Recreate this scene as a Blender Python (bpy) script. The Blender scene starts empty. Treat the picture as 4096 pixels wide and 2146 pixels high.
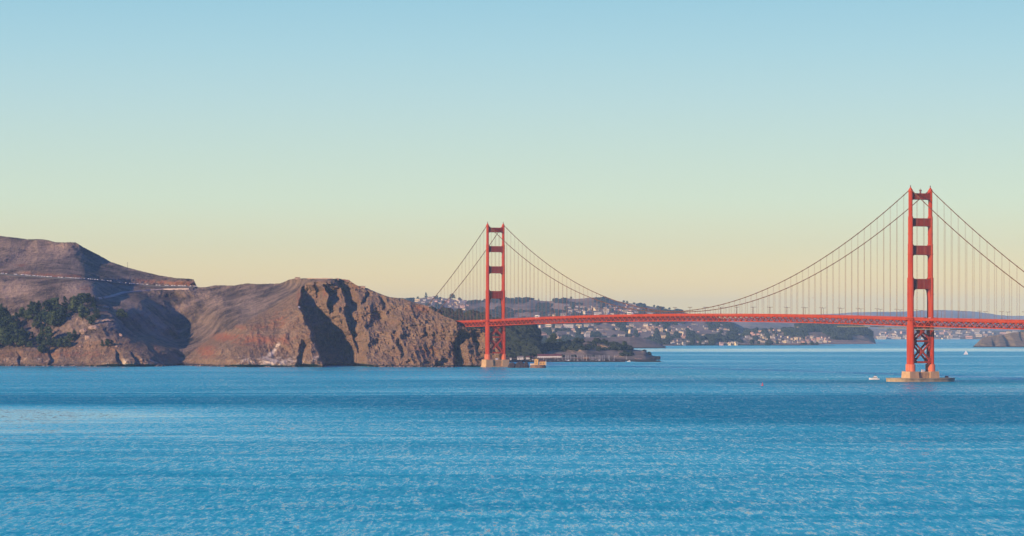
import bpy, math, random
import numpy as np
R = math.radians
rng = np.random.default_rng(7)
random.seed(7)
S = bpy.context.scene
C = S.collection

# ------------------------------------------------------------------ camera
F = 11275.0          # focal length in photo pixels (photo 4096 wide)
H = 66.4             # camera height above the water, metres
YH = 1303.5          # photo row of the horizon
cam = bpy.data.cameras.new('camera')
cam.sensor_width = 36.0
cam.lens = 36.0 * F / 4096.0
cam.shift_y = (YH - 1073.0) / 4096.0
cam.clip_start = 1.0
cam.clip_end = 200000.0
co = bpy.data.objects.new('camera', cam)
C.objects.link(co)
co.location = (0, 0, H)
co.rotation_euler = (R(90), 0, 0)
S.camera = co

# ------------------------------------------------------------------ light
SUN_TO = np.array([-0.751, -0.655])            # horizontal direction towards the sun
SUN_EL = R(17.0)
SUN_AZ = math.atan2(SUN_TO[0], SUN_TO[1])
S.view_settings.view_transform = 'Standard'
S.view_settings.look = 'None'
S.view_settings.exposure = 0.15
S.view_settings.gamma = 1.0

def lin(c):
    return tuple(((v / 255.0) / 12.92 if v / 255.0 <= 0.04045 else ((v / 255.0 + 0.055) / 1.055) ** 2.4) for v in c) + (1.0,)

W = bpy.data.worlds.new('World')
S.world = W
W.use_nodes = True
nt = W.node_tree
for n in list(nt.nodes):
    nt.nodes.remove(n)
out = nt.nodes.new('ShaderNodeOutputWorld')
bg = nt.nodes.new('ShaderNodeBackground')
sky = nt.nodes.new('ShaderNodeTexSky')
sky.sky_type = 'NISHITA'
sky.sun_disc = False
sky.sun_elevation = SUN_EL
sky.sun_rotation = SUN_AZ
tc = nt.nodes.new('ShaderNodeTexCoord')
sep = nt.nodes.new('ShaderNodeSeparateXYZ')
nt.links.new(tc.outputs['Generated'], sep.inputs[0])
mr = nt.nodes.new('ShaderNodeMath'); mr.operation = 'ARCSINE'
nt.links.new(sep.outputs['Z'], mr.inputs[0])
mp = nt.nodes.new('ShaderNodeMapRange')
mp.inputs['From Min'].default_value = 0.0
mp.inputs['From Max'].default_value = R(60.0)
nt.links.new(mr.outputs[0], mp.inputs['Value'])
ramp = nt.nodes.new('ShaderNodeValToRGB')
nt.links.new(mp.outputs['Result'], ramp.inputs[0])
SKY = [(0.0, (255, 228, 150)), (0.8, (255, 228, 162)), (1.6, (230, 226, 186)), (2.5, (216, 231, 206)), (3.5, (203, 226, 214)),
       (4.6, (188, 220, 222)), (5.6, (173, 214, 225)), (6.6, (158, 206, 224)), (11, (128, 196, 228)), (20, (80, 168, 206)),
       (35, (44, 122, 180)), (60, (20, 64, 134))]
el = ramp.color_ramp.elements
el[0].position = 0.0; el[0].color = lin(SKY[0][1])
el[1].position = 1.0; el[1].color = lin(SKY[-1][1])
for a, c in SKY[1:-1]:
    e = el.new(a / 60.0); e.color = lin(c)
sc_ = nt.nodes.new('ShaderNodeVectorMath'); sc_.operation = 'SCALE'
sc_.inputs['Scale'].default_value = 0.10
nt.links.new(sky.outputs[0], sc_.inputs[0])
mix = nt.nodes.new('ShaderNodeMixRGB')
mix.inputs[0].default_value = 0.95
nt.links.new(sc_.outputs[0], mix.inputs[1])
# the sky away from the glow, south and east, is a plainer and deeper blue
dd = nt.nodes.new('ShaderNodeVectorMath'); dd.operation = 'DOT_PRODUCT'; dd.inputs[1].default_value = (0.45, -0.89, 0.0)
nt.links.new(tc.outputs['Generated'], dd.inputs[0])
fm = nt.nodes.new('ShaderNodeMapRange'); fm.inputs['From Min'].default_value = -0.55; fm.inputs['From Max'].default_value = 0.35
nt.links.new(dd.outputs['Value'], fm.inputs['Value'])
mx2 = nt.nodes.new('ShaderNodeMixRGB'); mx2.inputs[2].default_value = lin((22, 84, 205))
nt.links.new(fm.outputs[0], mx2.inputs[0]); nt.links.new(ramp.outputs[0], mx2.inputs[1])
nt.links.new(mx2.outputs[0], mix.inputs[2])
nt.links.new(mix.outputs[0], bg.inputs[0])
bg.inputs[1].default_value = 0.92
nt.links.new(bg.outputs[0], out.inputs[0])

sl = bpy.data.lights.new('sun', 'SUN')
sl.energy = 4.9
sl.angle = R(0.6)
sl.color = (1.0, 0.72, 0.46)
so = bpy.data.objects.new('sun', sl)
C.objects.link(so)
ce = math.cos(SUN_EL)
from mathutils import Vector
so.rotation_euler = Vector((SUN_TO[0] * ce, SUN_TO[1] * ce, math.sin(SUN_EL))).to_track_quat('Z', 'Y').to_euler()
so.location = (-300, -300, 500)

# ------------------------------------------------------------------ helpers
def tag(o, label=None, cat=None, group=None, kind=None):
    if label: o['label'] = label
    if cat: o['category'] = cat
    if group: o['group'] = group
    if kind: o['kind'] = kind
    return o

def empty(name, loc=(0, 0, 0), rz=0.0, parent=None):
    o = bpy.data.objects.new(name, None)
    o.empty_display_size = 1.0
    C.objects.link(o)
    o.location = loc
    o.rotation_euler = (0, 0, rz)
    if parent: o.parent = parent
    return o

def link_mesh(name, verts, faces, mat, parent=None, smooth=False, mats=None, midx=None):
    me = bpy.data.meshes.new(name)
    me.from_pydata([tuple(map(float, v)) for v in verts], [], [tuple(int(i) for i in f) for f in faces])
    if smooth:
        me.polygons.foreach_set('use_smooth', [True] * len(me.polygons))
    me.materials.append(mat)
    if mats:
        for m in mats: me.materials.append(m)
        me.polygons.foreach_set('material_index', midx)
    me.update()
    o = bpy.data.objects.new(name, me)
    C.objects.link(o)
    if parent: o.parent = parent
    return o

class MB:
    def __init__(s): s.v = []; s.f = []
    def add(s, vs, fs):
        b = len(s.v)
        s.v.extend(vs); s.f.extend([tuple(i + b for i in f) for f in fs])
    def box(s, x0, x1, y0, y1, z0, z1):
        s.add([(x0, y0, z0), (x1, y0, z0), (x1, y1, z0), (x0, y1, z0), (x0, y0, z1), (x1, y0, z1), (x1, y1, z1), (x0, y1, z1)],
              [(0, 3, 2, 1), (4, 5, 6, 7), (0, 1, 5, 4), (1, 2, 6, 5), (2, 3, 7, 6), (3, 0, 4, 7)])
    def bar(s, p, q, w, h=None):
        """box beam from p to q, w sideways, h in the other direction"""
        h = w if h is None else h
        p = Vector(p); q = Vector(q); d = (q - p).normalized()
        up = Vector((0, 0, 1)) if abs(d.z) < 0.95 else Vector((0, 1, 0))
        a = d.cross(up).normalized(); b = a.cross(d).normalized()
        a *= w / 2; b *= h / 2
        vs = [p - a - b, p + a - b, p + a + b, p - a + b, q - a - b, q + a - b, q + a + b, q - a + b]
        s.add([tuple(v) for v in vs], [(0, 1, 2, 3), (4, 7, 6, 5), (0, 4, 5, 1), (1, 5, 6, 2), (2, 6, 7, 3), (3, 7, 4, 0)])
    def tube(s, pts, r, n=8, r1=None):
        """round tube through pts"""
        pts = [Vector(p) for p in pts]; m = len(pts); b = len(s.v)
        for i, p in enumerate(pts):
            d = (pts[min(i + 1, m - 1)] - pts[max(i - 1, 0)]).normalized()
            up = Vector((0, 0, 1)) if abs(d.z) < 0.95 else Vector((0, 1, 0))
            a = d.cross(up).normalized(); c = a.cross(d).normalized()
            rr = r if r1 is None else r + (r1 - r) * i / (m - 1)
            for k in range(n):
                t = 2 * math.pi * k / n
                s.v.append(tuple(p + a * (math.cos(t) * rr) + c * (math.sin(t) * rr)))
        for i in range(m - 1):
            for k in range(n):
                s.f.append((b + i * n + k, b + i * n + (k + 1) % n, b + (i + 1) * n + (k + 1) % n, b + (i + 1) * n + k))
        s.f.append(tuple(b + k for k in range(n))[::-1])
        s.f.append(tuple(b + (m - 1) * n + k for k in range(n)))
    def prism(s, poly, z0, z1, sc1=1.0):
        """poly in xy (ccw) from z0 to z1"""
        n = len(poly); cx = sum(p[0] for p in poly) / n; cy = sum(p[1] for p in poly) / n
        vs = [(x, y, z0) for x, y in poly] + [(cx + (x - cx) * sc1, cy + (y - cy) * sc1, z1) for x, y in poly]
        fs = [tuple(range(n))[::-1], tuple(range(n, 2 * n))] + [(i, (i + 1) % n, n + (i + 1) % n, n + i) for i in range(n)]
        s.add(vs, fs)
    def yprism(s, poly, y0, y1):
        """poly in xz (ccw seen from -y) from y0 to y1"""
        n = len(poly)
        vs = [(x, y0, z) for x, z in poly] + [(x, y1, z) for x, z in poly]
        fs = [tuple(range(n)), tuple(range(n, 2 * n))[::-1]] + [((i + 1) % n, i, n + i, n + (i + 1) % n) for i in range(n)]
        s.add(vs, fs)
    def lathe(s, prof, n=16, cx=0, cy=0):
        b = len(s.v); m = len(prof)
        for r, z in prof:
            for k in range(n):
                t = 2 * math.pi * k / n
                s.v.append((cx + r * math.cos(t), cy + r * math.sin(t), z))
        for i in range(m - 1):
            for k in range(n):
                s.f.append((b + i * n + k, b + i * n + (k + 1) % n, b + (i + 1) * n + (k + 1) % n, b + (i + 1) * n + k))
        s.f.append(tuple(b + k for k in range(n))[::-1]); s.f.append(tuple(b + (m - 1) * n + k for k in range(n)))
    def build(s, name, mat, parent=None, smooth=False):
        return link_mesh(name, s.v, s.f, mat, parent, smooth)

def copy_tree(o, parent=None):
    c = o.copy(); C.objects.link(c)
    if parent: c.parent = parent
    for ch in list(o.children): copy_tree(ch, c)
    return c

# vectorised 3-D gradient-free value noise
def _hash(ix, iy, iz, seed):
    h = (ix.astype(np.int64) * 374761393 + iy.astype(np.int64) * 668265263 + iz.astype(np.int64) * 2147483647 + seed * 974634777) & 0xffffffff
    h = ((h ^ (h >> 13)) * 1274126177) & 0xffffffff
    h = ((h ^ (h >> 16)) * 2246822519) & 0xffffffff
    return ((h ^ (h >> 15)) & 0xffffff) / float(0xffffff)
def vnoise(x, y, z, seed=0):
    x, y, z = np.broadcast_arrays(np.asarray(x, float), np.asarray(y, float), np.asarray(z, float))
    ix, iy, iz = np.floor(x), np.floor(y), np.floor(z)
    fx, fy, fz = x - ix, y - iy, z - iz
    fx = fx * fx * fx * (fx * (fx * 6 - 15) + 10); fy = fy * fy * fy * (fy * (fy * 6 - 15) + 10); fz = fz * fz * fz * (fz * (fz * 6 - 15) + 10)
    r = 0
    for a in (0, 1):
        for b in (0, 1):
            for c in (0, 1):
                w = (fx if a else 1 - fx) * (fy if b else 1 - fy) * (fz if c else 1 - fz)
                r = r + w * _hash(ix + a, iy + b, iz + c, seed)
    return r * 2 - 1
def fbm(x, y, z, oct=5, seed=0, gain=0.5, ridged=False):
    r = 0; amp = 1.0; tot = 0; f = 1.0
    for o in range(oct):
        n = vnoise(x * f + 13.1 * o, y * f + 7.7 * o, z * f + 3.3 * o, seed + o)
        if ridged: n = 1 - 2 * np.abs(n)
        r = r + amp * n; tot += amp; amp *= gain; f *= 2.03
    return r / tot

def ray(px, py, D):
    """world point at photo pixel (px,py), D metres deep"""
    return ((px - 2048.0) / F * D, D, H - (py - YH) / F * D)
def sea_depth(py): return F * H / (py - YH)

# ------------------------------------------------------------------ materials
def new_mat(name):
    m = bpy.data.materials.new(name); m.use_nodes = True
    t = m.node_tree; b = t.nodes['Principled BSDF']
    return m, t, b
def N(t, kind, **kw):
    n = t.nodes.new(kind)
    for k, v in kw.items():
        if k.startswith('_'): n.inputs[k[1:].replace('_', ' ')].default_value = v
        else: setattr(n, k, v)
    return n
def noise(t, scale, detail=4, rough=0.55, coord='Object', sx=1, sy=1, sz=1, dist=0.0, rot=(0, 0, 0)):
    c = N(t, 'ShaderNodeTexCoord')
    mpn = N(t, 'ShaderNodeMapping')
    mpn.inputs['Scale'].default_value = (sx, sy, sz)
    mpn.inputs['Rotation'].default_value = rot
    t.links.new(c.outputs[coord], mpn.inputs[0])
    n = N(t, 'ShaderNodeTexNoise', _Scale=scale, _Detail=detail, _Roughness=rough, _Distortion=dist)
    t.links.new(mpn.outputs[0], n.inputs['Vector'])
    return n
def rampn(t, src, stops):
    r = N(t, 'ShaderNodeValToRGB')
    e = r.color_ramp.elements
    e[0].position, e[0].color = stops[0][0], tuple(stops[0][1]) + (1,)
    e[1].position, e[1].color = stops[-1][0], tuple(stops[-1][1]) + (1,)
    for p, c in stops[1:-1]:
        k = e.new(p); k.color = tuple(c) + (1,)
    t.links.new(src, r.inputs[0])
    return r
def mixc(t, fac, a, b, mode='MIX'):
    m = N(t, 'ShaderNodeMixRGB', blend_type=mode)
    for i, v in enumerate((fac, a, b)):
        if isinstance(v, bpy.types.NodeSocket): t.links.new(v, m.inputs[i])
        elif i == 0: m.inputs[0].default_value = v
        else: m.inputs[i].default_value = tuple(v) + (1,) if len(v) == 3 else v
    return m.outputs[0]
def mathn(t, op, a, b=None, clamp=False):
    m = N(t, 'ShaderNodeMath', operation=op, use_clamp=clamp)
    for i, v in enumerate((a, b)):
        if v is None: continue
        if isinstance(v, bpy.types.NodeSocket): t.links.new(v, m.inputs[i])
        else: m.inputs[i].default_value = v
    return m.outputs[0]
def bump(t, b, h, dist, strength=1.0):
    n = N(t, 'ShaderNodeBump', _Strength=strength, _Distance=dist)
    t.links.new(h, n.inputs['Height']); t.links.new(n.outputs[0], b.inputs['Normal'])
    return n
def simple(name, col, rough=0.7, var=0.12, scale=0.4, metal=0.0, bmp=0.0):
    m, t, b = new_mat(name)
    n = noise(t, scale, 5)
    lo = tuple(max(0, c * (1 - var)) for c in col); hi = tuple(min(1, c * (1 + var)) for c in col)
    r = rampn(t, n.outputs['Fac'], [(0.3, lo), (0.7, hi)])
    t.links.new(r.outputs[0], b.inputs['Base Color'])
    b.inputs['Roughness'].default_value = rough; b.inputs['Metallic'].default_value = metal
    if bmp: bump(t, b, n.outputs['Fac'], bmp)
    return m

M = {}
# bridge paint: streaky red oxide orange
def paint(name, a, b_):
    m, t, b = new_mat(name)
    n1 = noise(t, 0.25, 6, sz=0.15); n2 = noise(t, 0.05, 3)
    r = rampn(t, n1.outputs['Fac'], [(0.3, a), (0.7, b_)])
    c = mixc(t, mathn(t, 'MULTIPLY', n2.outputs['Fac'], 0.35), r.outputs[0], tuple(v * 0.8 for v in a))
    t.links.new(c, b.inputs['Base Color']); b.inputs['Roughness'].default_value = 0.6; b.inputs['Specular IOR Level'].default_value = 0.12
    return m
M['orange'] = paint('bridge_paint', (0.44, 0.042, 0.012), (0.60, 0.086, 0.018))
M['skirt'] = paint('primer_paint', (0.66, 0.17, 0.085), (0.74, 0.24, 0.12))
M['cable'] = paint('cable_paint', (0.16, 0.07, 0.03), (0.22, 0.095, 0.04))
M['rope'] = paint('rope_paint', (0.30, 0.15, 0.09), (0.36, 0.18, 0.11))
M['concrete'] = simple('concrete', (0.56, 0.36, 0.18), 0.85, 0.15, 0.18, bmp=0.1)
M['road'] = simple('asphalt', (0.07, 0.07, 0.075), 0.9)
M['lamp'] = simple('lamp_metal', (0.20, 0.10, 0.07), 0.5)
M['netting'] = simple('netting', (0.20, 0.19, 0.13), 0.9, 0.4, 1.2)
M['white'] = simple('white_paint', (0.78, 0.77, 0.74), 0.5, 0.05)
M['cream'] = simple('cream_wall', (0.70, 0.60, 0.43), 0.8, 0.1)
M['glass'] = simple('dark_glass', (0.03, 0.04, 0.05), 0.15, 0.2)
M['tyre'] = simple('rubber', (0.03, 0.03, 0.03), 0.8)
M['boat'] = simple('boat_white', (0.62, 0.61, 0.58), 0.5, 0.05)
M['redbuoy'] = simple('red_paint', (0.70, 0.02, 0.02), 0.4)
M['sail'] = simple('sailcloth', (0.82, 0.80, 0.76), 0.8, 0.04)
M['mast'] = simple('mast_alloy', (0.62, 0.62, 0.62), 0.4)
M['redroof'] = simple('red_roof', (0.15, 0.045, 0.045), 0.8, 0.15)
M['greyroof'] = simple('grey_roof', (0.16, 0.14, 0.14), 0.85)
M['brownroof'] = simple('brown_roof', (0.22, 0.12, 0.08), 0.85)
M['bark'] = simple('bark', (0.10, 0.07, 0.05), 0.95, 0.3, 1.0)
M['stone'] = simple('pale_stone', (0.42, 0.29, 0.20), 0.9, 0.35, 0.25, bmp=0.6)
M['darkrock'] = simple('dark_rock', (0.045, 0.035, 0.04), 0.9, 0.5, 0.15, bmp=0.6)
M['goldwall'] = simple('ochre_wall', (0.70, 0.42, 0.13), 0.8, 0.15)
M['cloth1'] = simple('dark_clothing', (0.05, 0.05, 0.07), 0.9)
M['cloth2'] = simple('pale_clothing', (0.5, 0.45, 0.42), 0.9)
M['gull'] = simple('feathers', (0.55, 0.42, 0.38), 0.8)

def foliage(name, a, b_, scale=0.25):
    m, t, b = new_mat(name)
    n1 = noise(t, scale, 5, 0.7); n2 = noise(t, scale * 8, 3)
    f = mathn(t, 'ADD', mathn(t, 'MULTIPLY', n1.outputs['Fac'], 0.6), mathn(t, 'MULTIPLY', n2.outputs['Fac'], 0.4))
    oi = N(t, 'ShaderNodeObjectInfo')
    f = mathn(t, 'ADD', f, mathn(t, 'MULTIPLY', mathn(t, 'SUBTRACT', oi.outputs['Random'], 0.5), 0.18))
    r = rampn(t, f, [(0.36, a), (0.64, b_)])
    t.links.new(r.outputs[0], b.inputs['Base Color']); b.inputs['Roughness'].default_value = 0.9
    b.inputs['Specular IOR Level'].default_value = 0.15
    return m
M['leaf'] = foliage('cypress_foliage', (0.010, 0.030, 0.018), (0.10, 0.135, 0.048))
M['leaf_far'] = foliage('far_foliage', (0.012, 0.024, 0.018), (0.035, 0.045, 0.026), 0.05)
M['shrub'] = foliage('scrub_foliage', (0.05, 0.05, 0.03), (0.10, 0.085, 0.05), 0.2)

def terrain_mat(name, scrub, scrub2, grass, rock, rock2, pale, red, s=1.0, bumpd=2.5, band=True):
    """mask attribute: R rock, G dry grass, B pale stone, A bare red earth"""
    m, t, b = new_mat(name)
    at = N(t, 'ShaderNodeAttribute', attribute_name='mask')
    sepc = N(t, 'ShaderNodeSeparateColor')
    t.links.new(at.outputs['Color'], sepc.inputs[0])
    nb = noise(t, 0.02 * s, 6, 0.62); nm = noise(t, 0.09 * s, 6, 0.65); nf = noise(t, 0.4 * s, 4, 0.7)
    nstr = noise(t, 0.05 * s, 6, 0.7, sx=1.0, sy=1.0, sz=0.35, dist=1.0)
    # scrub with small light and dark bushes
    c_s = rampn(t, nf.outputs['Fac'], [(0.32, tuple(v * 0.55 for v in scrub)), (0.5, scrub), (0.68, scrub2)]).outputs[0]
    c_s = mixc(t, rampn(t, nb.outputs['Fac'], [(0.42, (0, 0, 0)), (0.62, (1, 1, 1))]).outputs[0], c_s, mixc(t, 0.5, scrub, grass))
    gf = mathn(t, 'ADD', mathn(t, 'MULTIPLY', mathn(t, 'SUBTRACT', nm.outputs['Fac'], 0.5), 2.2), sepc.outputs['Green'])
    gf = mathn(t, 'MULTIPLY', gf, mathn(t, 'MINIMUM', mathn(t, 'MULTIPLY', sepc.outputs['Green'], 3.0), 1.0), True)
    c_g = rampn(t, nf.outputs['Fac'], [(0.3, tuple(v * 0.7 for v in grass)), (0.65, grass)]).outputs[0]
    c = mixc(t, gf, c_s, c_g)
    c_r = rampn(t, nstr.outputs['Fac'], [(0.30, rock2), (0.48, rock), (0.60, tuple(v * 1.3 for v in rock)), (0.75, rock2)]).outputs[0]
    c_r = mixc(t, mathn(t, 'MULTIPLY', rampn(t, nb.outputs['Fac'], [(0.42, (0, 0, 0)), (0.60, (1, 1, 1))]).outputs[0], 0.6), c_r, rampn(t, nm.outputs['Fac'], [(0.35, (rock[0] * 0.55, rock[1] * 0.62, rock[2] * 0.72)), (0.65, (rock[0] * 1.25, rock[1] * 0.95, rock[2] * 0.72))]).outputs[0])
    c_r = mixc(t, mathn(t, 'MULTIPLY', rampn(t, nf.outputs['Fac'], [(0.42, (0, 0, 0)), (0.62, (1, 1, 1))]).outputs[0], 0.6), c_r, tuple(v * 0.38 for v in rock))
    rf = mathn(t, 'ADD', mathn(t, 'MULTIPLY', mathn(t, 'SUBTRACT', nm.outputs['Fac'], 0.5), 1.6), sepc.outputs['Red'])
    rf = mathn(t, 'MULTIPLY', mathn(t, 'SUBTRACT', rf, 0.35), 3.0, True)
    rf = mathn(t, 'MULTIPLY', rf, mathn(t, 'MINIMUM', mathn(t, 'MULTIPLY', sepc.outputs['Red'], 4.0), 1.0), True)
    c = mixc(t, rf, c, c_r)
    ef = mathn(t, 'MULTIPLY', mathn(t, 'ADD', at.outputs['Alpha'], mathn(t, 'MULTIPLY', mathn(t, 'SUBTRACT', nm.outputs['Fac'], 0.6), 2.0)), 1.6, True)
    ef = mathn(t, 'MULTIPLY', ef, mathn(t, 'MINIMUM', mathn(t, 'MULTIPLY', at.outputs['Alpha'], 4.0), 1.0), True)
    c = mixc(t, ef, c, mixc(t, nf.outputs['Fac'], red, tuple(v * 0.6 for v in red)))
    pf = mathn(t, 'MULTIPLY', mathn(t, 'ADD', sepc.outputs['Blue'], mathn(t, 'MULTIPLY', mathn(t, 'SUBTRACT', nstr.outputs['Fac'], 0.62), 3.2)), 2.0, True)
    pf = mathn(t, 'MULTIPLY', pf, mathn(t, 'MINIMUM', mathn(t, 'MULTIPLY', sepc.outputs['Blue'], 4.0), 1.0), True)
    c = mixc(t, pf, c, pale)
    if band:   # wet dark tide band just above the water
        gpos = N(t, 'ShaderNodeNewGeometry'); sp = N(t, 'ShaderNodeSeparateXYZ')
        t.links.new(gpos.outputs['Position'], sp.inputs[0])
        zz = mathn(t, 'ADD', sp.outputs['Z'], mathn(t, 'MULTIPLY', mathn(t, 'SUBTRACT', nm.outputs['Fac'], 0.5), 6.0))
        mrn = N(t, 'ShaderNodeMapRange'); t.links.new(zz, mrn.inputs[0])
        mrn.inputs['From Min'].default_value = 1.5; mrn.inputs['From Max'].default_value = 4.5
        c = mixc(t, mrn.outputs[0], (0.05, 0.045, 0.04), c)
    t.links.new(c, b.inputs['Base Color'])
    b.inputs['Roughness'].default_value = 0.95; b.inputs['Specular IOR Level'].default_value = 0.1
    hh = mathn(t, 'ADD', mathn(t, 'MULTIPLY', nf.outputs['Fac'], 0.5), nm.outputs['Fac'])
    bump(t, b, hh, bumpd)
    return m
M['head'] = terrain_mat('headland_ground', (0.062, 0.047, 0.042), (0.125, 0.095, 0.075), (0.48, 0.34, 0.235), (0.29, 0.195, 0.12), (0.115, 0.078, 0.06),
                        (0.74, 0.60, 0.42), (0.40, 0.16, 0.085), 1.0, 4.0)
M['point'] = terrain_mat('point_ground', (0.10, 0.075, 0.065), (0.21, 0.16, 0.125), (0.40, 0.30, 0.21), (0.24, 0.14, 0.10), (0.10, 0.075, 0.065),
                         (0.4, 0.34, 0.26), (0.25, 0.10, 0.07), 0.8, 2.5)
M['hill'] = terrain_mat('far_hill_ground', (0.07, 0.065, 0.055), (0.16, 0.12, 0.09), (0.42, 0.29, 0.20), (0.40, 0.26, 0.19), (0.20, 0.14, 0.11),
                        (0.45, 0.36, 0.27), (0.25, 0.12, 0.08), 0.35, 6.0, False)
M['isle'] = terrain_mat('island_ground', (0.16, 0.12, 0.085), (0.22, 0.165, 0.11), (0.30, 0.22, 0.14), (0.34, 0.24, 0.14), (0.22, 0.16, 0.10),
                        (0.5, 0.4, 0.26), (0.25, 0.12, 0.08), 0.5, 4.0, True)
M['mount'] = simple('mountain_ground', (0.24, 0.22, 0.20), 0.95, 0.3, 0.002)

# ------------------------------------------------------------------ water
def make_water():
    v = []; f = []
    xs = [-13900, -9000, -3000, 0, 3000, 9000, 17900]; ys = [-3400, 500, 2000, 4000, 8000, 16000, 24400]
    for y in ys:
        for x in xs: v.append((x, y, 0))
    n = len(xs)
    for j in range(len(ys) - 1):
        for i in range(n - 1): f.append((j * n + i, j * n + i + 1, (j + 1) * n + i + 1, (j + 1) * n + i))
    m, t, b = new_mat('sea_water')
    geo = N(t, 'ShaderNodeNewGeometry'); sp = N(t, 'ShaderNodeSeparateXYZ'); t.links.new(geo.outputs['Position'], sp.inputs[0])
    # wind streaks: long shapes across the strait, from a few hundred metres to kilometres
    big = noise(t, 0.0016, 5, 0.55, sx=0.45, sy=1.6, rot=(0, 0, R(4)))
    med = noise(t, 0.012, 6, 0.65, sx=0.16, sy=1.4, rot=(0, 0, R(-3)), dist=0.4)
    # smooth and ruffled bands at their places in the strait (depth in metres, half width, amount, x centre, x half width)
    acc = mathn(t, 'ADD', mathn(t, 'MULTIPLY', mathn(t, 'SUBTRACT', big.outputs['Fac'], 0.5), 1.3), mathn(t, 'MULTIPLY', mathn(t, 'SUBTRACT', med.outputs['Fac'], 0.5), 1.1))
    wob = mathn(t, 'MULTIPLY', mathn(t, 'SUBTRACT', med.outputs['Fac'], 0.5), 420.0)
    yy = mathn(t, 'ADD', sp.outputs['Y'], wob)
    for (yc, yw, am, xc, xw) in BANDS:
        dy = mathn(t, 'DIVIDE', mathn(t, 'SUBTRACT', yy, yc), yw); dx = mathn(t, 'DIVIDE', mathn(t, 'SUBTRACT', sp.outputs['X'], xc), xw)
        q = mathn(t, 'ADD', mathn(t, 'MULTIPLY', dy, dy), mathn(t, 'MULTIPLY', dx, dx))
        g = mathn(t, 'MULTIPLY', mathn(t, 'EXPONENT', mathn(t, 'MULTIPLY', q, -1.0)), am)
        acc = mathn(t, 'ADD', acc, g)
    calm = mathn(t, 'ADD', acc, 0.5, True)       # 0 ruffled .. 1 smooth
    # wave slopes at several sizes, added straight to the surface normal
    def slope(n, k):
        v_ = N(t, 'ShaderNodeVectorMath', operation='SUBTRACT'); t.links.new(n.outputs['Color'], v_.inputs[0]); v_.inputs[1].default_value = (0.5, 0.5, 0.5)
        m_ = N(t, 'ShaderNodeVectorMath', operation='MULTIPLY'); t.links.new(v_.outputs[0], m_.inputs[0]); m_.inputs[1].default_value = (k, k, 0)
        return m_.outputs[0]
    def vadd(a, b_):
        v_ = N(t, 'ShaderNodeVectorMath', operation='ADD'); t.links.new(a, v_.inputs[0]); t.links.new(b_, v_.inputs[1]); return v_.outputs[0]
    small = vadd(slope(noise(t, 1.0, 4, 0.75, sx=1.0, sy=0.14), WAVE[0]), slope(noise(t, 0.36, 4, 0.75, sx=0.9, sy=0.16, rot=(0, 0, R(4))), WAVE[1]))
    large = vadd(slope(noise(t, 0.05, 5, 0.7, sx=0.5, sy=0.7, rot=(0, 0, R(-6))), WAVE[2]), slope(noise(t, 0.05, 6, 0.7, sx=0.10, sy=1.0, rot=(0, 0, R(3))), WAVE[3]))
    kk = mathn(t, 'SUBTRACT', 1.3, mathn(t, 'MULTIPLY', calm, 1.18))
    sc2 = N(t, 'ShaderNodeVectorMath', operation='SCALE'); t.links.new(vadd(small, large), sc2.inputs[0]); t.links.new(kk, sc2.inputs['Scale'])
    nn = N(t, 'ShaderNodeVectorMath', operation='ADD'); t.links.new(sc2.outputs[0], nn.inputs[0]); nn.inputs[1].default_value = (0, 0, 1)
    # the faces that show at this low angle are those leaning towards the open sea
    lean = N(t, 'ShaderNodeCombineXYZ'); t.links.new(mathn(t, 'MULTIPLY', kk, LEAN), lean.inputs['Y']); t.links.new(vadd(sc2.outputs[0], lean.outputs[0]), nn.inputs[0])
    nz = N(t, 'ShaderNodeVectorMath', operation='NORMALIZE'); t.links.new(nn.outputs[0], nz.inputs[0])
    t.links.new(nz.outputs[0], b.inputs['Normal'])
    col = mixc(t, calm, (0.0, 0.20, 0.31), (0.025, 0.48, 0.60))  # pale sheen of smooth water and dark of ruffled water painted into body colour
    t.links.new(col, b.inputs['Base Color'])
    t.links.new(mathn(t, 'SUBTRACT', 0.26, mathn(t, 'MULTIPLY', calm, 0.18)), b.inputs['Roughness'])
    b.inputs['IOR'].default_value = 1.33
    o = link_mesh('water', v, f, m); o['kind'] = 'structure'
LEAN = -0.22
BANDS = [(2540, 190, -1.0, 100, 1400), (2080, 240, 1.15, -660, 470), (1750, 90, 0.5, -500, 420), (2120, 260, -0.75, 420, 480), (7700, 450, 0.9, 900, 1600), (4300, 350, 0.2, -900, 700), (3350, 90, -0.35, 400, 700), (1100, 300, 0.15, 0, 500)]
WAVE = (1.3, 1.2, 0.38, 0.42)
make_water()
HAZE = 2.9e-5
# ------------------------------------------------------------------ terrain
def tps(pts, vals, smooth=0.0):
    P = np.array(pts, float); V = np.array(vals, float); n = len(P)
    def U(r2): return np.where(r2 > 0, r2 * np.log(np.maximum(r2, 1e-12)), 0)
    d = P[:, None, :] - P[None, :, :]
    K = U((d ** 2).sum(-1)) + smooth * np.eye(n)
    A = np.zeros((n + 3, n + 3)); A[:n, :n] = K; A[:n, n] = 1; A[:n, n + 1:] = P; A[n, :n] = 1; A[n + 1:, :n] = P.T
    w = np.linalg.solve(A, np.concatenate([V, np.zeros(3)]))
    def ev(X, Y):
        r = w[n] + w[n + 1] * X + w[n + 2] * Y
        for i in range(n): r = r + w[i] * U((X - P[i, 0]) ** 2 + (Y - P[i, 1]) ** 2)
        return r
    return ev
def interp(x, pts):
    p = sorted(pts); return np.interp(x, [a for a, b in p], [b for a, b in p])
def smst(x): x = np.clip(x, 0, 1); return x * x * (3 - 2 * x)

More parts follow.
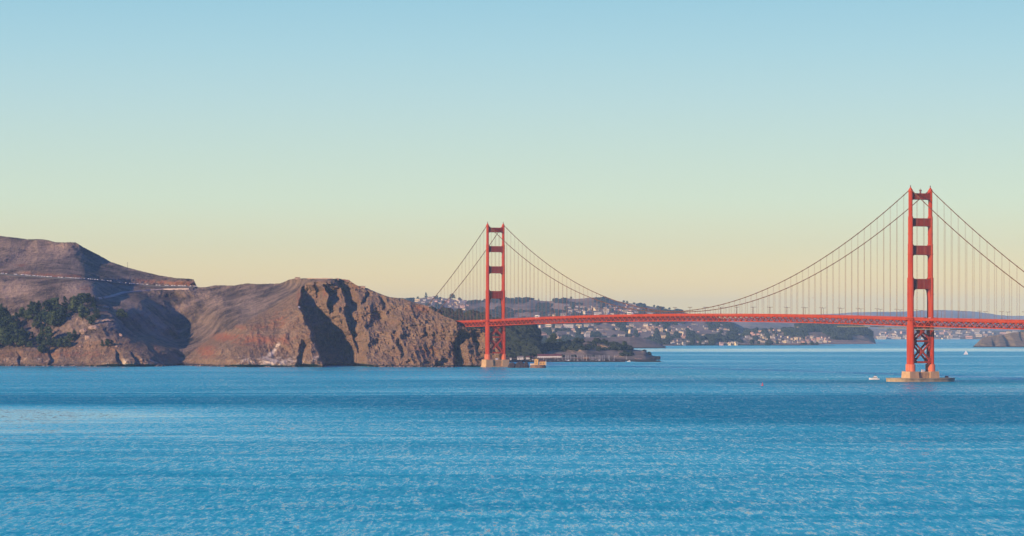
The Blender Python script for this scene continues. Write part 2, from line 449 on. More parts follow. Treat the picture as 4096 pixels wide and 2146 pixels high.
class Terrain:
    """relief surface built from skyline, shoreline and depths; keeps a depth table to stand things on"""
    def __init__(s, name, mat, px, top, shore, rows, depthf, maskf, back=((60, -14), (350, -60), (900, -400)), kind='structure', toprough=1.2, label=None):
        s.px = px; nc = len(px)
        tp = interp(px, top) + toprough * fbm(px / 9.0, 0 * px, 0 * px, 4, 31)
        s.top = tp
        sh = interp(px, shore)
        t = np.linspace(0, 1, rows)
        PY = sh[None, :] + (tp - sh)[None, :] * t[:, None]
        PX = np.broadcast_to(px[None, :], PY.shape)
        D = depthf(PX, PY, t[:, None])
        d0 = sea_depth(sh)
        D[0] = d0
        D = np.maximum(D, d0[None, :] * 0.985)
        k = min(rows, 6)
        for j in range(1, k): D[j] = d0 + (D[j] - d0) * (j / k)
        s.PY, s.D = PY, D
        X, Y, Z = ray(PX, PY, D)
        V = [np.stack([X, Y, Z], -1)]
        f0 = V[0][0].copy(); f0[:, 2] = -8.0; f0[:, 1] -= 4
        V.insert(0, f0[None])
        last = V[-1][-1]
        for dy, dz in back:
            q = last.copy(); q[:, 0] *= (1 + dy / q[:, 1]); q[:, 1] += dy; q[:, 2] = np.maximum(q[:, 2] + dz, -9 if dz < -100 else q[:, 2] * 0.25)
            V.append(q[None])
        V = np.concatenate(V, 0); nr = V.shape[0]
        mk = maskf(PX, PY, t[:, None] * np.ones_like(PX))
        mk = np.concatenate([mk[:1], mk] + [mk[-1:]] * len(back), 0)
        idx = np.arange(nr * nc).reshape(nr, nc)
        a, b, c, d = idx[:-1, :-1].ravel(), idx[:-1, 1:].ravel(), idx[1:, 1:].ravel(), idx[1:, :-1].ravel()
        quads = np.stack([a, b, c, d], -1)
        me = bpy.data.meshes.new(name)
        me.vertices.add(nr * nc); me.vertices.foreach_set('co', V.reshape(-1).astype(np.float32))
        nq = len(quads)
        me.loops.add(nq * 4); me.loops.foreach_set('vertex_index', quads.reshape(-1).astype(np.int32))
        me.polygons.add(nq); me.polygons.foreach_set('loop_start', np.arange(0, nq * 4, 4, dtype=np.int32))
        me.polygons.foreach_set('use_smooth', np.ones(nq, bool))
        me.update(calc_edges=True)
        ca = me.color_attributes.new('mask', 'FLOAT_COLOR', 'POINT')
        ca.data.foreach_set('color', np.clip(mk, 0, 1).reshape(-1).astype(np.float32))
        me.materials.append(mat); me.validate()
        o = bpy.data.objects.new(name, me); C.objects.link(o); o['kind'] = kind
        if label: o['label'] = label
        s.o = o
    def at(s, px, py):
        i = int(np.clip(np.searchsorted(s.px, px), 1, len(s.px) - 1))
        col = s.PY[:, i]
        D = np.interp(py, col[::-1], s.D[::-1, i])
        py = min(max(py, col[-1]), col[0])
        return Vector(ray(px, py, float(D)))
    def topat(s, px): return float(np.interp(px, s.px, s.top))

def mk4(r, g, b, a): 
    r, g, b, a = np.broadcast_arrays(r, g, b, a); return np.stack([r, g, b, a], -1).astype(float)
def gauss(px, py, cx, cy, rx, ry): return np.exp(-(((px - cx) / rx) ** 2 + ((py - cy) / ry) ** 2))
def seg_d(PX, PY, pts):
    """distance in pixels to a polyline"""
    best = np.full(PX.shape, 1e9)
    for (x0, y0), (x1, y1) in zip(pts[:-1], pts[1:]):
        dx, dy = x1 - x0, y1 - y0; u = np.clip(((PX - x0) * dx + (PY - y0) * dy) / (dx * dx + dy * dy), 0, 1)
        best = np.minimum(best, np.hypot(PX - x0 - u * dx, PY - y0 - u * dy))
    return best

# ---- main headland ------------------------------------------------
HT = [(-400, 930), (-200, 938), (0, 945), (49, 950), (111, 958), (155, 957), (187, 960), (222, 970), (302, 970), (329, 987), (400, 1024), (444, 1049), (511, 1071),
      (578, 1089), (644, 1104), (711, 1114), (751, 1115), (774, 1119), (789, 1149), (822, 1150), (858, 1142), (935, 1143), (992, 1134), (1031, 1137), (1120, 1135),
      (1158, 1119), (1185, 1114), (1300, 1115), (1351, 1117), (1397, 1123), (1435, 1146), (1470, 1154), (1512, 1173), (1559, 1189), (1609, 1194), (1662, 1213),
      (1704, 1223), (1745, 1247), (1781, 1267), (1815, 1279), (1841, 1303), (1872, 1313), (1937, 1317), (1980, 1328), (1996, 1380), (2006, 1430), (2014, 1464)]
HS = [(-400, 1464), (0, 1465), (150, 1466), (400, 1467), (650, 1467), (720, 1462), (790, 1466), (900, 1468), (1180, 1469), (1215, 1466), (1290, 1470), (1320, 1463), (1430, 1463), (1500, 1469), (1800, 1470), (1850, 1467), (1990, 1469), (2014, 1468)]
HP = [  # px, py, depth
    (-350, 940, 5800), (0, 945, 5700), (300, 970, 5500), (444, 1049, 5450), (640, 1104, 5350), (770, 1118, 5270), (822, 1150, 5260), (992, 1136, 5180), (1120, 1135, 5080),
    (1185, 1114, 4920), (1300, 1115, 4800), (1397, 1123, 4780), (1470, 1154, 4770), (1559, 1189, 4730), (1659, 1212, 4700), (1745, 1247, 4670), (1815, 1279, 4630),
    (1872, 1315, 4610), (1990, 1340, 4620),
    (-350, 1200, 5050), (0, 1110, 5180), (150, 1110, 5150), (300, 1118, 5090), (400, 1125, 5120), (500, 1138, 5220), (640, 1148, 5260), (760, 1152, 5250),
    (0, 1250, 4900), (150, 1250, 4860), (300, 1200, 4900), (390, 1195, 4930), (440, 1200, 5020), (250, 1330, 4760), (350, 1300, 4740), (440, 1300, 4740), (100, 1380, 4710), (350, 1400, 4670),
    (500, 1360, 4700), (500, 1240, 4900), (560, 1200, 5080), (620, 1270, 5000), (600, 1400, 4680), (660, 1330, 4960), (680, 1410, 4740), (720, 1430, 4760), (700, 1360, 4960),
    (760, 1340, 4930), (740, 1250, 5080), (850, 1200, 5130), (820, 1300, 4940), (900, 1300, 4790), (1000, 1200, 5000), (1100, 1200, 4860), (960, 1290, 4740), (850, 1400, 4640), (790, 1420, 4700),
    (1000, 1350, 4640), (1100, 1300, 4670), (1190, 1190, 4760), (1150, 1400, 4590), (1240, 1350, 4590), (1270, 1420, 4560), (1190, 1290, 4640),
    (1450, 1250, 4690), (1550, 1300, 4650), (1450, 1400, 4590), (1650, 1300, 4630), (1650, 1400, 4580), (1800, 1350, 4610), (1900, 1400, 4590), (1980, 1420, 4590),
    (0, 1465, 4625), (300, 1467, 4595), (650, 1466, 4600), (750, 1462, 4700), (900, 1468, 4555), (1200, 1469, 4525), (1290, 1470, 4505), (1500, 1470, 4530), (1800, 1470, 4545), (2000, 1469, 4550)]
# steps back into shade on their right hand side: polyline (px,py,R metres), edge softness px, recovery px
CR = [
    ([(120, 962, 0), (105, 990, 20), (60, 1025, 30), (0, 1060, 30), (-60, 1085, 20)], 70, 150), ([(238, 975, 0), (222, 1000, 12), (190, 1040, 20), (172, 1085, 0)], 60, 110),
    ([(1214, 1140, 0), (1208, 1165, 75, 108), (1200, 1200, 110, 124), (1202, 1225, 120, 136), (1220, 1270, 130, 156), (1247, 1327, 145, 175), (1260, 1347, 150, 178), (1274, 1393, 160, 178), (1291, 1450, 160, 172), (1294, 1470, 150, 170)], 12, 178),
    ([(1212, 1355, 0), (1202, 1385, 20), (1188, 1430, 32), (1184, 1468, 34)], 8, 48),
    ([(1346, 1118, 20), (1360, 1150, 56), (1374, 1180, 62), (1386, 1215, 60), (1382, 1255, 50), (1392, 1300, 46), (1412, 1350, 36), (1430, 1400, 24), (1436, 1460, 8)], 8, 62),
    ([(1290, 1138, 12), (1308, 1165, 62), (1318, 1190, 60), (1314, 1225, 44), (1322, 1260, 10), (1330, 1280, 0)], 8, 74),
    ([(1255, 1130, 10), (1262, 1160, 18), (1268, 1200, 8), (1275, 1230, 0)], 7, 22),
    ([(1470, 1165, 0), (1462, 1180, 14), (1444, 1212, 12), (1440, 1230, 0)], 5, 18),
    ([(1512, 1180, 0), (1524, 1200, 14), (1533, 1225, 14), (1528, 1245, 0)], 5, 18),
    ([(1838, 1316, 0), (1833, 1340, 20), (1822, 1365, 26), (1810, 1400, 34), (1820, 1440, 42), (1822, 1468, 42)], 8, 52),
    ([(1802, 1358, 0), (1806, 1375, 16), (1815, 1400, 18), (1822, 1420, 0)], 4, 14),
    ([(1885, 1320, 12), (1888, 1345, 22), (1900, 1370, 22), (1908, 1400, 16), (1912, 1425, 0)], 5, 20),
    ([(1770, 1430, 0), (1762, 1440, 12), (1740, 1462, 18), (1738, 1468, 16)], 6, 40),
    ([(1690, 1290, 0), (1697, 1320, 12), (1692, 1345, 12), (1680, 1360, 0)], 5, 16),
    ([(1587, 1350, 0), (1594, 1380, 18), (1604, 1420, 14), (1610, 1440, 0)], 5, 20),
    ([(1600, 1270, 0), (1608, 1290, 10), (1600, 1320, 0)], 4, 14),
    ([(463, 1395, 0), (466, 1420, 18), (474, 1466, 26)], 5, 30),
    ([(520, 1400, 0), (535, 1430, 16), (548, 1466, 20)], 5, 30),
    ([(575, 1365, 0), (600, 1400, 20), (640, 1430, 18), (660, 1466, 18)], 8, 40),
    ([(318, 975, 0), (330, 1000, 40), (345, 1040, 75), (360, 1080, 70), (365, 1118, 45), (405, 1150, 60), (412, 1190, 30), (414, 1204, 0)], 75, 330),
    ([(190, 1385, 0), (200, 1420, 14), (196, 1464, 20)], 6, 30),
    ([(60, 1400, 0), (75, 1430, 12), (78, 1464, 16)], 6, 30),
    ([(440, 1205, 0), (450, 1250, 40), (490, 1300, 60), (540, 1340, 50), (580, 1365, 0)], 30, 190),
    ([(560, 1165, 0), (580, 1190, 50), (620, 1240, 80), (665, 1290, 90), (700, 1350, 70), (712, 1420, 30), (715, 1440, 0)], 60, 260),
]
RB = [(-400, 1400), (0, 1400), (180, 1398), (300, 1370), (420, 1365), (470, 1350), (560, 1350), (610, 1345), (665, 1395), (720, 1450), (775, 1405), (850, 1345), (920, 1320), (1000, 1280), (1080, 1235),
      (1190, 1160), (1230, 1135), (1300, 1122), (1400, 1130), (1440, 1150), (1470, 1156), (1600, 1192), (2014, 1100)]
def head_depth(PX, PY, t):
    f = tps([(a / 400.0, b / 180.0) for a, b, c in HP], [c for a, b, c in HP], 0.002)
    D = f(PX / 400.0, PY / 180.0)
    for pts, soft, rec in CR:
        ys = [p[1] for p in pts]
        wx = PX + 13 * fbm(PX / 34, PY / 20, 0 * PX, 5, 55, 0.6)
        e = np.interp(PY, ys, [p[0] for p in pts]); Rr = np.interp(PY, ys, [p[2] for p in pts], left=0, right=pts[-1][2])
        Rr = Rr * np.where(PY < ys[0] - 1, 0, 1)
        u = (wx - e)
        if any(len(p) > 3 for p in pts): rc = np.interp(PY, ys, [p[3] if len(p) > 3 else 60 for p in pts])
        else: rc = rec
        D = D + Rr * smst(u / soft + 0.5) * (1 - smst((u - soft) / rc) ** (2.6 if rec > 170 and soft < 20 else 1.0))
    X, Y, Z = ray(PX, PY, D)
    rock = smst((PY - interp(PX, RB)) / 26.0 + 0.5)
    cr = fbm(X / 55, Y / 90, Z / 60, 5, 3, 0.55, True)
    cr2 = fbm(X / 17 + Z / 40, Y / 60, Z / 22, 4, 9, 0.55, True)
    cr3 = fbm(X / 130, Y / 200, Z / 150, 3, 14, 0.5, True)
    soft_l = 0.55 + 0.45 * smst((PX - 1170) / 60)
    D = D + rock * soft_l * (-20 * cr - 9.0 * cr2 - 16 * cr3 - 4.5 * fbm(X / 9 + Z / 25, Y / 40, Z / 8, 3, 19, 0.6, True))
    D = D + (1 - rock) * (-13 * fbm((X + Z * 0.8) / 60, Y / 240, (Z - X * 0.5) / 260, 4, 21, 0.5, True) - 4.0 * fbm(X / 12, Y / 50, Z / 10, 3, 23) - 3.0 * fbm(X / 5, Y / 30, Z / 4, 2, 27))
    # bench of the road cut into the hillside
    rd = PY - interp(PX, ROADL)
    on = (PX < 792) 
    D = D + np.where(on, 16 * smst((4 - rd) / 7.0) * smst((rd + 26) / 22.0), 0)
    return D
ROADL = [(-400, 1090), (0, 1098), (100, 1106), (200, 1113), (300, 1118), (400, 1125), (500, 1138), (640, 1147), (760, 1150), (792, 1151)]
def head_mask(PX, PY, t):
    rock = smst((PY - interp(PX, RB)) / 34.0 + 0.5)
    g = 0.16 + 0.15 * fbm((PX + PY * 2.2) / 90, (PY - PX * 0.3) / 26, 0 * PX, 4, 77)
    g = np.maximum(g, 1.1 * gauss(PX, PY, 60, 1160, 90, 34)); g = np.maximum(g, 1.2 * gauss(PX, PY, 320, 1160, 75, 30))
    g = np.maximum(g, 0.6 * gauss(PX, PY, 120, 1030, 180, 50)); g = np.maximum(g, 0.85 * gauss(PX, PY, 240, 1000, 70, 35))
    g = np.maximum(g, 0.6 * gauss(PX, PY, 1000, 1220, 80, 40)); g = np.maximum(g, 0.6 * gauss(PX, PY, 860, 1210, 60, 35))
    g = np.maximum(g, 0.7 * np.exp(-(seg_d(PX, PY, [(490, 1205), (580, 1250), (660, 1310)]) / 16.0) ** 2))
    g = np.where((PX > 330) & (PX < 500) & (PY < 1110), g * 0.35, g)
    g = np.where((PX > 520) & (PX < 820) & (PY > 1210) & (PY < 1400), np.minimum(g, 0.2 + 0.6 * np.exp(-(seg_d(PX, PY, [(490, 1205), (580, 1250), (660, 1310)]) / 16.0) ** 2)), g)
    b = 0 * PX
    base = smst((PY - 1405) / 45.0)
    b = np.maximum(b, base * (gauss(PX, PY, 1080, 1440, 140, 36) * 0.72 + gauss(PX, PY, 520, 1450, 130, 30) * 0.5))
    b = np.maximum(b, 0.6 * np.exp(-(seg_d(PX, PY, [(1115, 1375), (1090, 1410), (1060, 1440)]) / 9.0) ** 2))
    b = np.maximum(b, 0.40 * gauss(PX, PY, 1765, 1450, 30, 18)); b = np.maximum(b, 0.5 * gauss(PX, PY, 1265, 1440, 25, 25))
    b = np.maximum(b, 0.42 * gauss(PX, PY, 400, 1290, 60, 26)); b = np.maximum(b, 0.25 * gauss(PX, PY, 100, 1440, 200, 20))
    a = 0 * PX
    a = np.maximum(a, 0.6 * np.exp(-(seg_d(PX, PY, [(145, 1102), (240, 1106), (320, 1108)]) / 9.0) ** 2))
    a = np.maximum(a, 0.5 * np.exp(-(seg_d(PX, PY, [(550, 1124), (700, 1134), (775, 1136)]) / 10.0) ** 2))
    a = np.maximum(a, 0.7 * gauss(PX, PY, 85, 1062, 26, 6)); a = np.maximum(a, 0.6 * gauss(PX, PY, 15, 1090, 18, 5)); a = np.maximum(a, 0.6 * gauss(PX, PY, 110, 1095, 26, 9))
    a = np.maximum(a, 0.55 * gauss(PX, PY, 345, 1155, 30, 20)); a = np.maximum(a, 0.85 * gauss(PX, PY, 900, 1350, 60, 18)); a = np.maximum(a, 0.7 * gauss(PX, PY, 960, 1310, 26, 10))
    a = np.maximum(a, 0.55 * gauss(PX, PY, 1195, 1190, 14, 40)); a = np.maximum(a, 0.5 * gauss(PX, PY, 1300, 1170, 16, 40)); a = np.maximum(a, 0.6 * gauss(PX, PY, 1690, 1238, 40, 16))
    a = np.maximum(a, 0.75 * gauss(PX, PY, 830, 1405, 50, 30)); a = np.maximum(a, 0.40 * gauss(PX, PY, 420, 1235, 50, 14)); a = np.maximum(a, 0.5 * gauss(PX, PY, 1440, 1150, 40, 8))
    a = np.maximum(a, 0.5 * gauss(PX, PY, 1060, 1310, 60, 16)); a = np.maximum(a, 0.42 * gauss(PX, PY, 620, 1400, 40, 30))
    a = np.maximum(a, 0.75 * gauss(PX, PY, 1050, 1360, 130, 26)); a = np.maximum(a, 0.5 * gauss(PX, PY, 1120, 1290, 50, 30)); a = np.maximum(a, 0.42 * gauss(PX, PY, 300, 1420, 200, 16)); a = np.maximum(a, 0.4 * gauss(PX, PY, 1700, 1400, 60, 30))
    return mk4(rock, g, b, a)
pxs = np.arange(-350, 2015, 2.0)
HEAD = Terrain('headland', M['head'], pxs, HT, HS, 200, head_depth, head_mask, back=((25, -4), (250, -45), (900, -400)))

def generic(shore, ridge, amp, lam, oct=5, seed=5, ridged=True, p=1.0, aspect=1.6):
    def f(PX, PY, t):
        sh = shore if not callable(shore) else shore(PX)
        D = sh + (ridge - sh) * np.power(t + 0 * PX, p)
        X, Y, Z = ray(PX, PY, D)
        n = fbm(X / lam + Z / (lam * 0.7), Y / (lam * 3), Z / (lam * aspect), oct, seed, 0.55, ridged)
        return D - amp * n * smst((t + 0 * PX) * 5)
    return f
def gmask(rock=0.0, grass=0.5, noise_l=60.0, seed=2, rockbelow=None):
    def f(PX, PY, t):
        g = grass + 0.9 * fbm(PX / noise_l, PY / (noise_l * 0.5), 0 * PX, 3, seed)
        r = rock + 0 * PX
        if rockbelow is not None: r = np.maximum(r, 0.9 * smst((rockbelow - t) / 0.12))
        return mk4(r, g, 0 * PX, 0 * PX)
    return f

# wooded slope behind the far tower
WT = [(1600, 1250), (1740, 1244), (1800, 1250), (1850, 1255), (1900, 1260), (1935, 1266), (1965, 1280), (2000, 1292), (2060, 1296), (2120, 1301), (2145, 1320), (2160, 1350), (2168, 1385), (2160, 1395), (2170, 1428)]
WS = [(1600, 1440), (2170, 1441)]
SLOPE = Terrain('slope', M['point'], np.arange(1600, 2172, 3.0), WT, WS, 70, generic(sea_depth(1440), 5700, 60, 120, 5, 61), gmask(0.1, 0.15), back=((60, -10), (300, -60), (700, -400)))
# low brown point with the marina below it
PT = [(1960, 1441.5), (2000, 1437), (2040, 1425), (2075, 1418), (2110, 1408), (2150, 1390), (2180, 1378), (2220, 1372), (2300, 1366), (2350, 1365), (2400, 1370), (2450, 1378), (2500, 1392), (2520, 1398), (2575, 1402), (2600, 1417),
      (2622, 1428), (2640, 1430), (2655, 1438), (2668, 1446), (2676, 1448.6)]
PS = [(1960, 1443), (2430, 1443), (2500, 1446), (2560, 1449), (2676, 1449)]
POINT = Terrain('peninsula', M['point'], np.arange(1960, 2678, 2.0), PT, PS, 70, generic(lambda PX: sea_depth(interp(PX, PS)), 5850, 75, 110, 6, 71), gmask(0.25, 0.5, 40, 4, 0.2), back=((30, -4), (250, -30), (600, -400)), toprough=1.6)
# purple promontory behind
RT = [(2280, 1360), (2400, 1352), (2470, 1348), (2550, 1349), (2600, 1360), (2640, 1376), (2662, 1388), (2671, 1393.4)]
RS = [(2280, 1394), (2671, 1394)]
PROM = Terrain('promontory', M['point'], np.arange(2280, 2672, 3.0), RT, RS, 40, generic(sea_depth(1394), 8750, 60, 120, 5, 75), gmask(0.5, 0.3, 50, 5), back=((40, -6), (300, -30), (600, -400)))
# big populated hills
BT = [(1500, 1205), (1620, 1200), (1664, 1199), (1700, 1190), (1770, 1192), (1840, 1203), (1900, 1207), (1960, 1203), (2020, 1198), (2050, 1199), (2085, 1198), (2120, 1197), (2160, 1204), (2200, 1206), (2230, 1197), (2260, 1194), (2300, 1197), (2360, 1192), (2400, 1190),
      (2428, 1191), (2450, 1200), (2500, 1212), (2560, 1219), (2620, 1230), (2680, 1240), (2724, 1247), (2780, 1262), (2850, 1275), (2936, 1290), (2975, 1311), (3040, 1335), (3110, 1350), (3200, 1365), (3300, 1377), (3340, 1381)]
BS = [(1500, 1385), (2700, 1384), (2760, 1383), (2990, 1382), (3340, 1381.5)]
def big_depth(PX, PY, t):
    base = generic(sea_depth(1384), 12200, 260, 420, 6, 83, True, 1.0, 1.2)(PX, PY, t)
    return base
HILLS = Terrain('hills', M['hill'], np.arange(1500, 3341, 4.0), BT, BS, 90, big_depth, gmask(0.0, 0.62, 90, 6), back=((80, -10), (600, -80), (1500, -400)), toprough=1.0)
# wooded island right of the hills
IT = [(2900, 1379), (2950, 1350), (3010, 1322), (3060, 1318), (3100, 1313), (3130, 1319), (3170, 1312), (3200, 1300), (3240, 1296), (3320, 1296), (3400, 1300), (3450, 1312), (3480, 1330), (3495, 1352), (3504, 1374)]
IS = [(2900, 1380), (3100, 1380), (3300, 1378), (3504, 1376.5)]
ISLE = Terrain('wooded_island', M['hill'], np.arange(2900, 3506, 3.0), IT, IS, 60, generic(lambda PX: sea_depth(interp(PX, IS)), 10900, 110, 220, 5, 91), gmask(0.0, 0.45, 60, 8, 0.30), back=((60, -10), (500, -60), (900, -400)))
# hazy ridge between
ZT = [(2850, 1310), (2930, 1292), (3000, 1284), (3100, 1285), (3200, 1292), (3300, 1300), (3520, 1318), (3560, 1322), (3700, 1318), (3800, 1316), (3900, 1322), (4000, 1326), (4096, 1322), (4200, 1318), (4500, 1300)]
ZS = [(2850, 1358), (4500, 1358)]
FAR = Terrain('far_shore', M['hill'], np.arange(2850, 4500, 5.0), ZT, ZS, 50, generic(sea_depth(1358), 17500, 300, 500, 5, 97), gmask(0.0, 0.5, 80, 9), back=((100, -10), (800, -80), (1500, -400)), toprough=0.8)
# pale mountains
GT = [(2400, 1290), (2900, 1275), (3200, 1262), (3270, 1258), (3340, 1256), (3400, 1251), (3480, 1249), (3560, 1248), (3620, 1247), (3700, 1243), (3760, 1241), (3800, 1242), (3850, 1245), (3900, 1247), (3950, 1254), (4000, 1262), (4050, 1265), (4096, 1264), (4300, 1256), (4500, 1262)]
GS = [(2400, 1340), (4500, 1340)]
MOUNT = Terrain('mountains', M['mount'], np.arange(2400, 4500, 8.0), GT, GS, 30, generic(sea_depth(1340), 22500, 400, 900, 5, 99), gmask(0, 0.3), back=((200, -40), (900, -400)), toprough=0.8)
# brown rocky island on the right
OT = [(3890, 1389), (3900, 1380), (3915, 1366), (3926, 1354), (3945, 1347), (3965, 1343), (3982, 1343), (3995, 1339), (4020, 1338), (4040, 1332), (4080, 1329), (4120, 1325), (4200, 1318), (4300, 1325), (4400, 1355), (4450, 1388)]
OS = [(3890, 1390), (4450, 1390)]
def isle_depth(PX, PY, t):
    D = generic(sea_depth(1390), 9050, 45, 110, 5, 103)(PX, PY, t)
    for pts, soft, rec in [([(3918, 1378, 0), (3920, 1382, 30), (3921, 1390, 40)], 6, 20), ([(3966, 1352, 0), (3970, 1370, 50), (3974, 1390, 60)], 6, 24), ([(4010, 1342, 20), (4022, 1362, 80), (4030, 1388, 80)], 8, 30), ([(4078, 1340, 30), (4086, 1362, 30), (4092, 1370, 0)], 6, 20)]:
        ys = [p[1] for p in pts]; e = np.interp(PY, ys, [p[0] for p in pts]); Rr = np.interp(PY, ys, [p[2] for p in pts]); u = PX - e
        D = D + Rr * smst(u / soft + 0.5) * (1 - smst((u - soft) / rec))
    return D
ROCKI = Terrain('rocky_island', M['isle'], np.arange(3888, 4450, 2.0), OT, OS, 60, isle_depth, gmask(0.5, 0.4, 40, 11), back=((40, -10), (300, -60), (500, -400)), toprough=0.8)

# road and footpath ribbons laid on the hill
def ribbon(name, pts, width, mat, T, lift=1.2, lab=None):
    """strip along the hillside"""
    P = []
    n = 120
    xs = np.linspace(pts[0][0], pts[-1][0], n)
    for x in xs:
        y = float(interp(x, pts)); P.append(T.at(float(x), y))
    P = [sum((P[max(0, min(n - 1, i + k))] for k in range(-3, 4)), Vector()) / 7 for i in range(n)]
    b = MB()
    vs = []
    for i, p in enumerate(P):
        d = (P[min(i + 1, n - 1)] - P[max(i - 1, 0)]); d.z = 0; d.normalize(); s_ = Vector((d.y, -d.x, 0))
        if s_.y > 0: s_ = -s_
        vs += [p + s_ * (width * 0.5) + Vector((0, 0, lift)), p - s_ * (width * 0.5) + Vector((0, 0, lift)), p + s_ * (width * 0.5 + 1.5) + Vector((0, 0, lift - 3.0))]
    fs = []
    for i in range(n - 1):
        a = 3 * i; fs += [(a, a + 3, a + 4, a + 1), (a + 2, a + 5, a + 3, a)]
    o = link_mesh(name, [tuple(v) for v in vs], fs, mat)
    o['kind'] = 'structure'
    return P
M['track'] = simple('track_dust', (0.48, 0.38, 0.30), 0.95)
ROADP = ribbon('road', ROADL, 12, M['road'], HEAD, 1.6)
ribbon('footpath', [(385, 1195), (440, 1186), (490, 1171), (560, 1165), (650, 1158), (760, 1156)], 5.0, M['track'], HEAD, 1.2)
# ------------------------------------------------------------------ the suspension bridge
# local frame: x towards the east cable, y from the near tower to the far tower
BX, BY = 485.4, 3350.0
BTH = math.atan2(0.4, 0.9165)
BR = empty('suspension_bridge', (BX, BY, 0), BTH)
tag(BR, 'orange red suspension bridge with two tall towers crossing the strait', 'bridge')
SPAN = 1280.0; SIDE = 343.0; CW = 13.7
def zdeck(s):
    if s < 0: return 76.0 + 0.0147 * s
    if s > SPAN: return 76.0 - 0.0105 * (s - SPAN)
    u = 2 * s / SPAN - 1
    return 76.0 + 7.0 * (1 - u * u)
def zcable(s):
    if 0 <= s <= SPAN:
        u = 2 * s / SPAN - 1; return 85.6 + (228.5 - 85.6) * u * u
    t = -s if s < 0 else s - SPAN
    u = t / SIDE
    return 228.5 + (66.5 - 228.5) * u - 4 * 8.6 * u * (1 - u)
def leg_poly(Wd, L, cx):
    a = Wd / 2; b = L / 2
    g = 0.42
    q = [(a, -0.26 * b), (a, 0.26 * b), (a - g, 0.26 * b), (a - g, 0.36 * b), (a - g * 0.25, 0.36 * b), (a - g * 0.25, 0.62 * b), (a - g, 0.62 * b), (a - g, 0.82 * b), (a - 2 * g, 0.82 * b),
         (a - 2 * g, 0.95 * b), (0.34 * a, 0.95 * b), (0.34 * a, b)]
    right = q[1:]                     # from middle of +x side to the +y end
    quarter = [(x, y) for x, y in right]
    p = [(x, y) for x, y in quarter] + [(-x, y) for x, y in reversed(quarter)] + [(-x, -y) for x, y in quarter] + [(x, -y) for x, y in reversed(quarter)]
    return [(cx + x, y) for x, y in p]
SECT = [(12.0, 20.5, 5.8, 16.0, 'skirt'), (20.5, 66.0, 4.1, 14.0, 'orange'), (66.0, 123.0, 3.7, 12.0, 'orange'), (123.0, 163.0, 3.2, 10.2, 'orange'), (163.0, 196.0, 3.0, 9.2, 'orange'), (196.0, 226.0, 2.7, 7.6, 'orange')]
def strut_poly(wi, zb, zt, r1, r2, haunch=0.0):
    p = []
    k = 6
    def arc(cx, cz, r, a0, a1):
        return [(cx + r * math.cos(a0 + (a1 - a0) * i / k), cz + r * math.sin(a0 + (a1 - a0) * i / k)) for i in range(k + 1)]
    # bottom edge from left to right, concave fillets
    if haunch:
        p += [(-wi, zb - haunch), (-wi + 1.6, zb - r2)]
        p += arc(-wi + 1.6 + r2, zb - r2, r2, math.pi, math.pi / 2)[1:]
        p += arc(wi - 1.6 - r2, zb - r2, r2, math.pi / 2, 0)
        p += [(wi, zb - haunch)]
    else:
        p += arc(-wi + r2, zb - r2, r2, math.pi, math.pi / 2)
        p += arc(wi - r2, zb - r2, r2, math.pi / 2, 0)
    p += arc(wi - r1, zt + r1, r1, 0, -math.pi / 2)
    p += arc(-wi + r1, zt + r1, r1, -math.pi / 2, -math.pi)
    return p
def strut(tw, name, wi, zb, zt, th, r1, r2, haunch=0, ribs=True):
    b = MB()
    b.yprism(strut_poly(wi + 0.25, zb, zt, r1, r2, haunch), -th / 2, th / 2)
    o = b.build(name, M['orange'], tw)
    if ribs:
        rb = MB()
        n = 13; w0 = wi - 1.6
        for sgn in (-1, 1):
            for i in range(n):
                x = -w0 + 2 * w0 * i / (n - 1)
                y0, y1 = (sgn * th / 2, sgn * (th / 2 + 0.45)) if sgn > 0 else (-th / 2 - 0.45, -th / 2)
                rb.box(x - 0.28, x + 0.28, y0 - 0.02 * sgn * 0, y1, zb + 1.2, zt - 1.2)
            y0, y1 = (th / 2, th / 2 + 0.6) if sgn > 0 else (-th / 2 - 0.6, -th / 2)
            rb.box(-w0 - 0.6, w0 + 0.6, y0, y1, zt - 1.2, zt - 0.5); rb.box(-w0 - 0.6, w0 + 0.6, y0, y1, zb + 0.5, zb + 1.2)
        rb.build('fluting', M['orange'], tw)
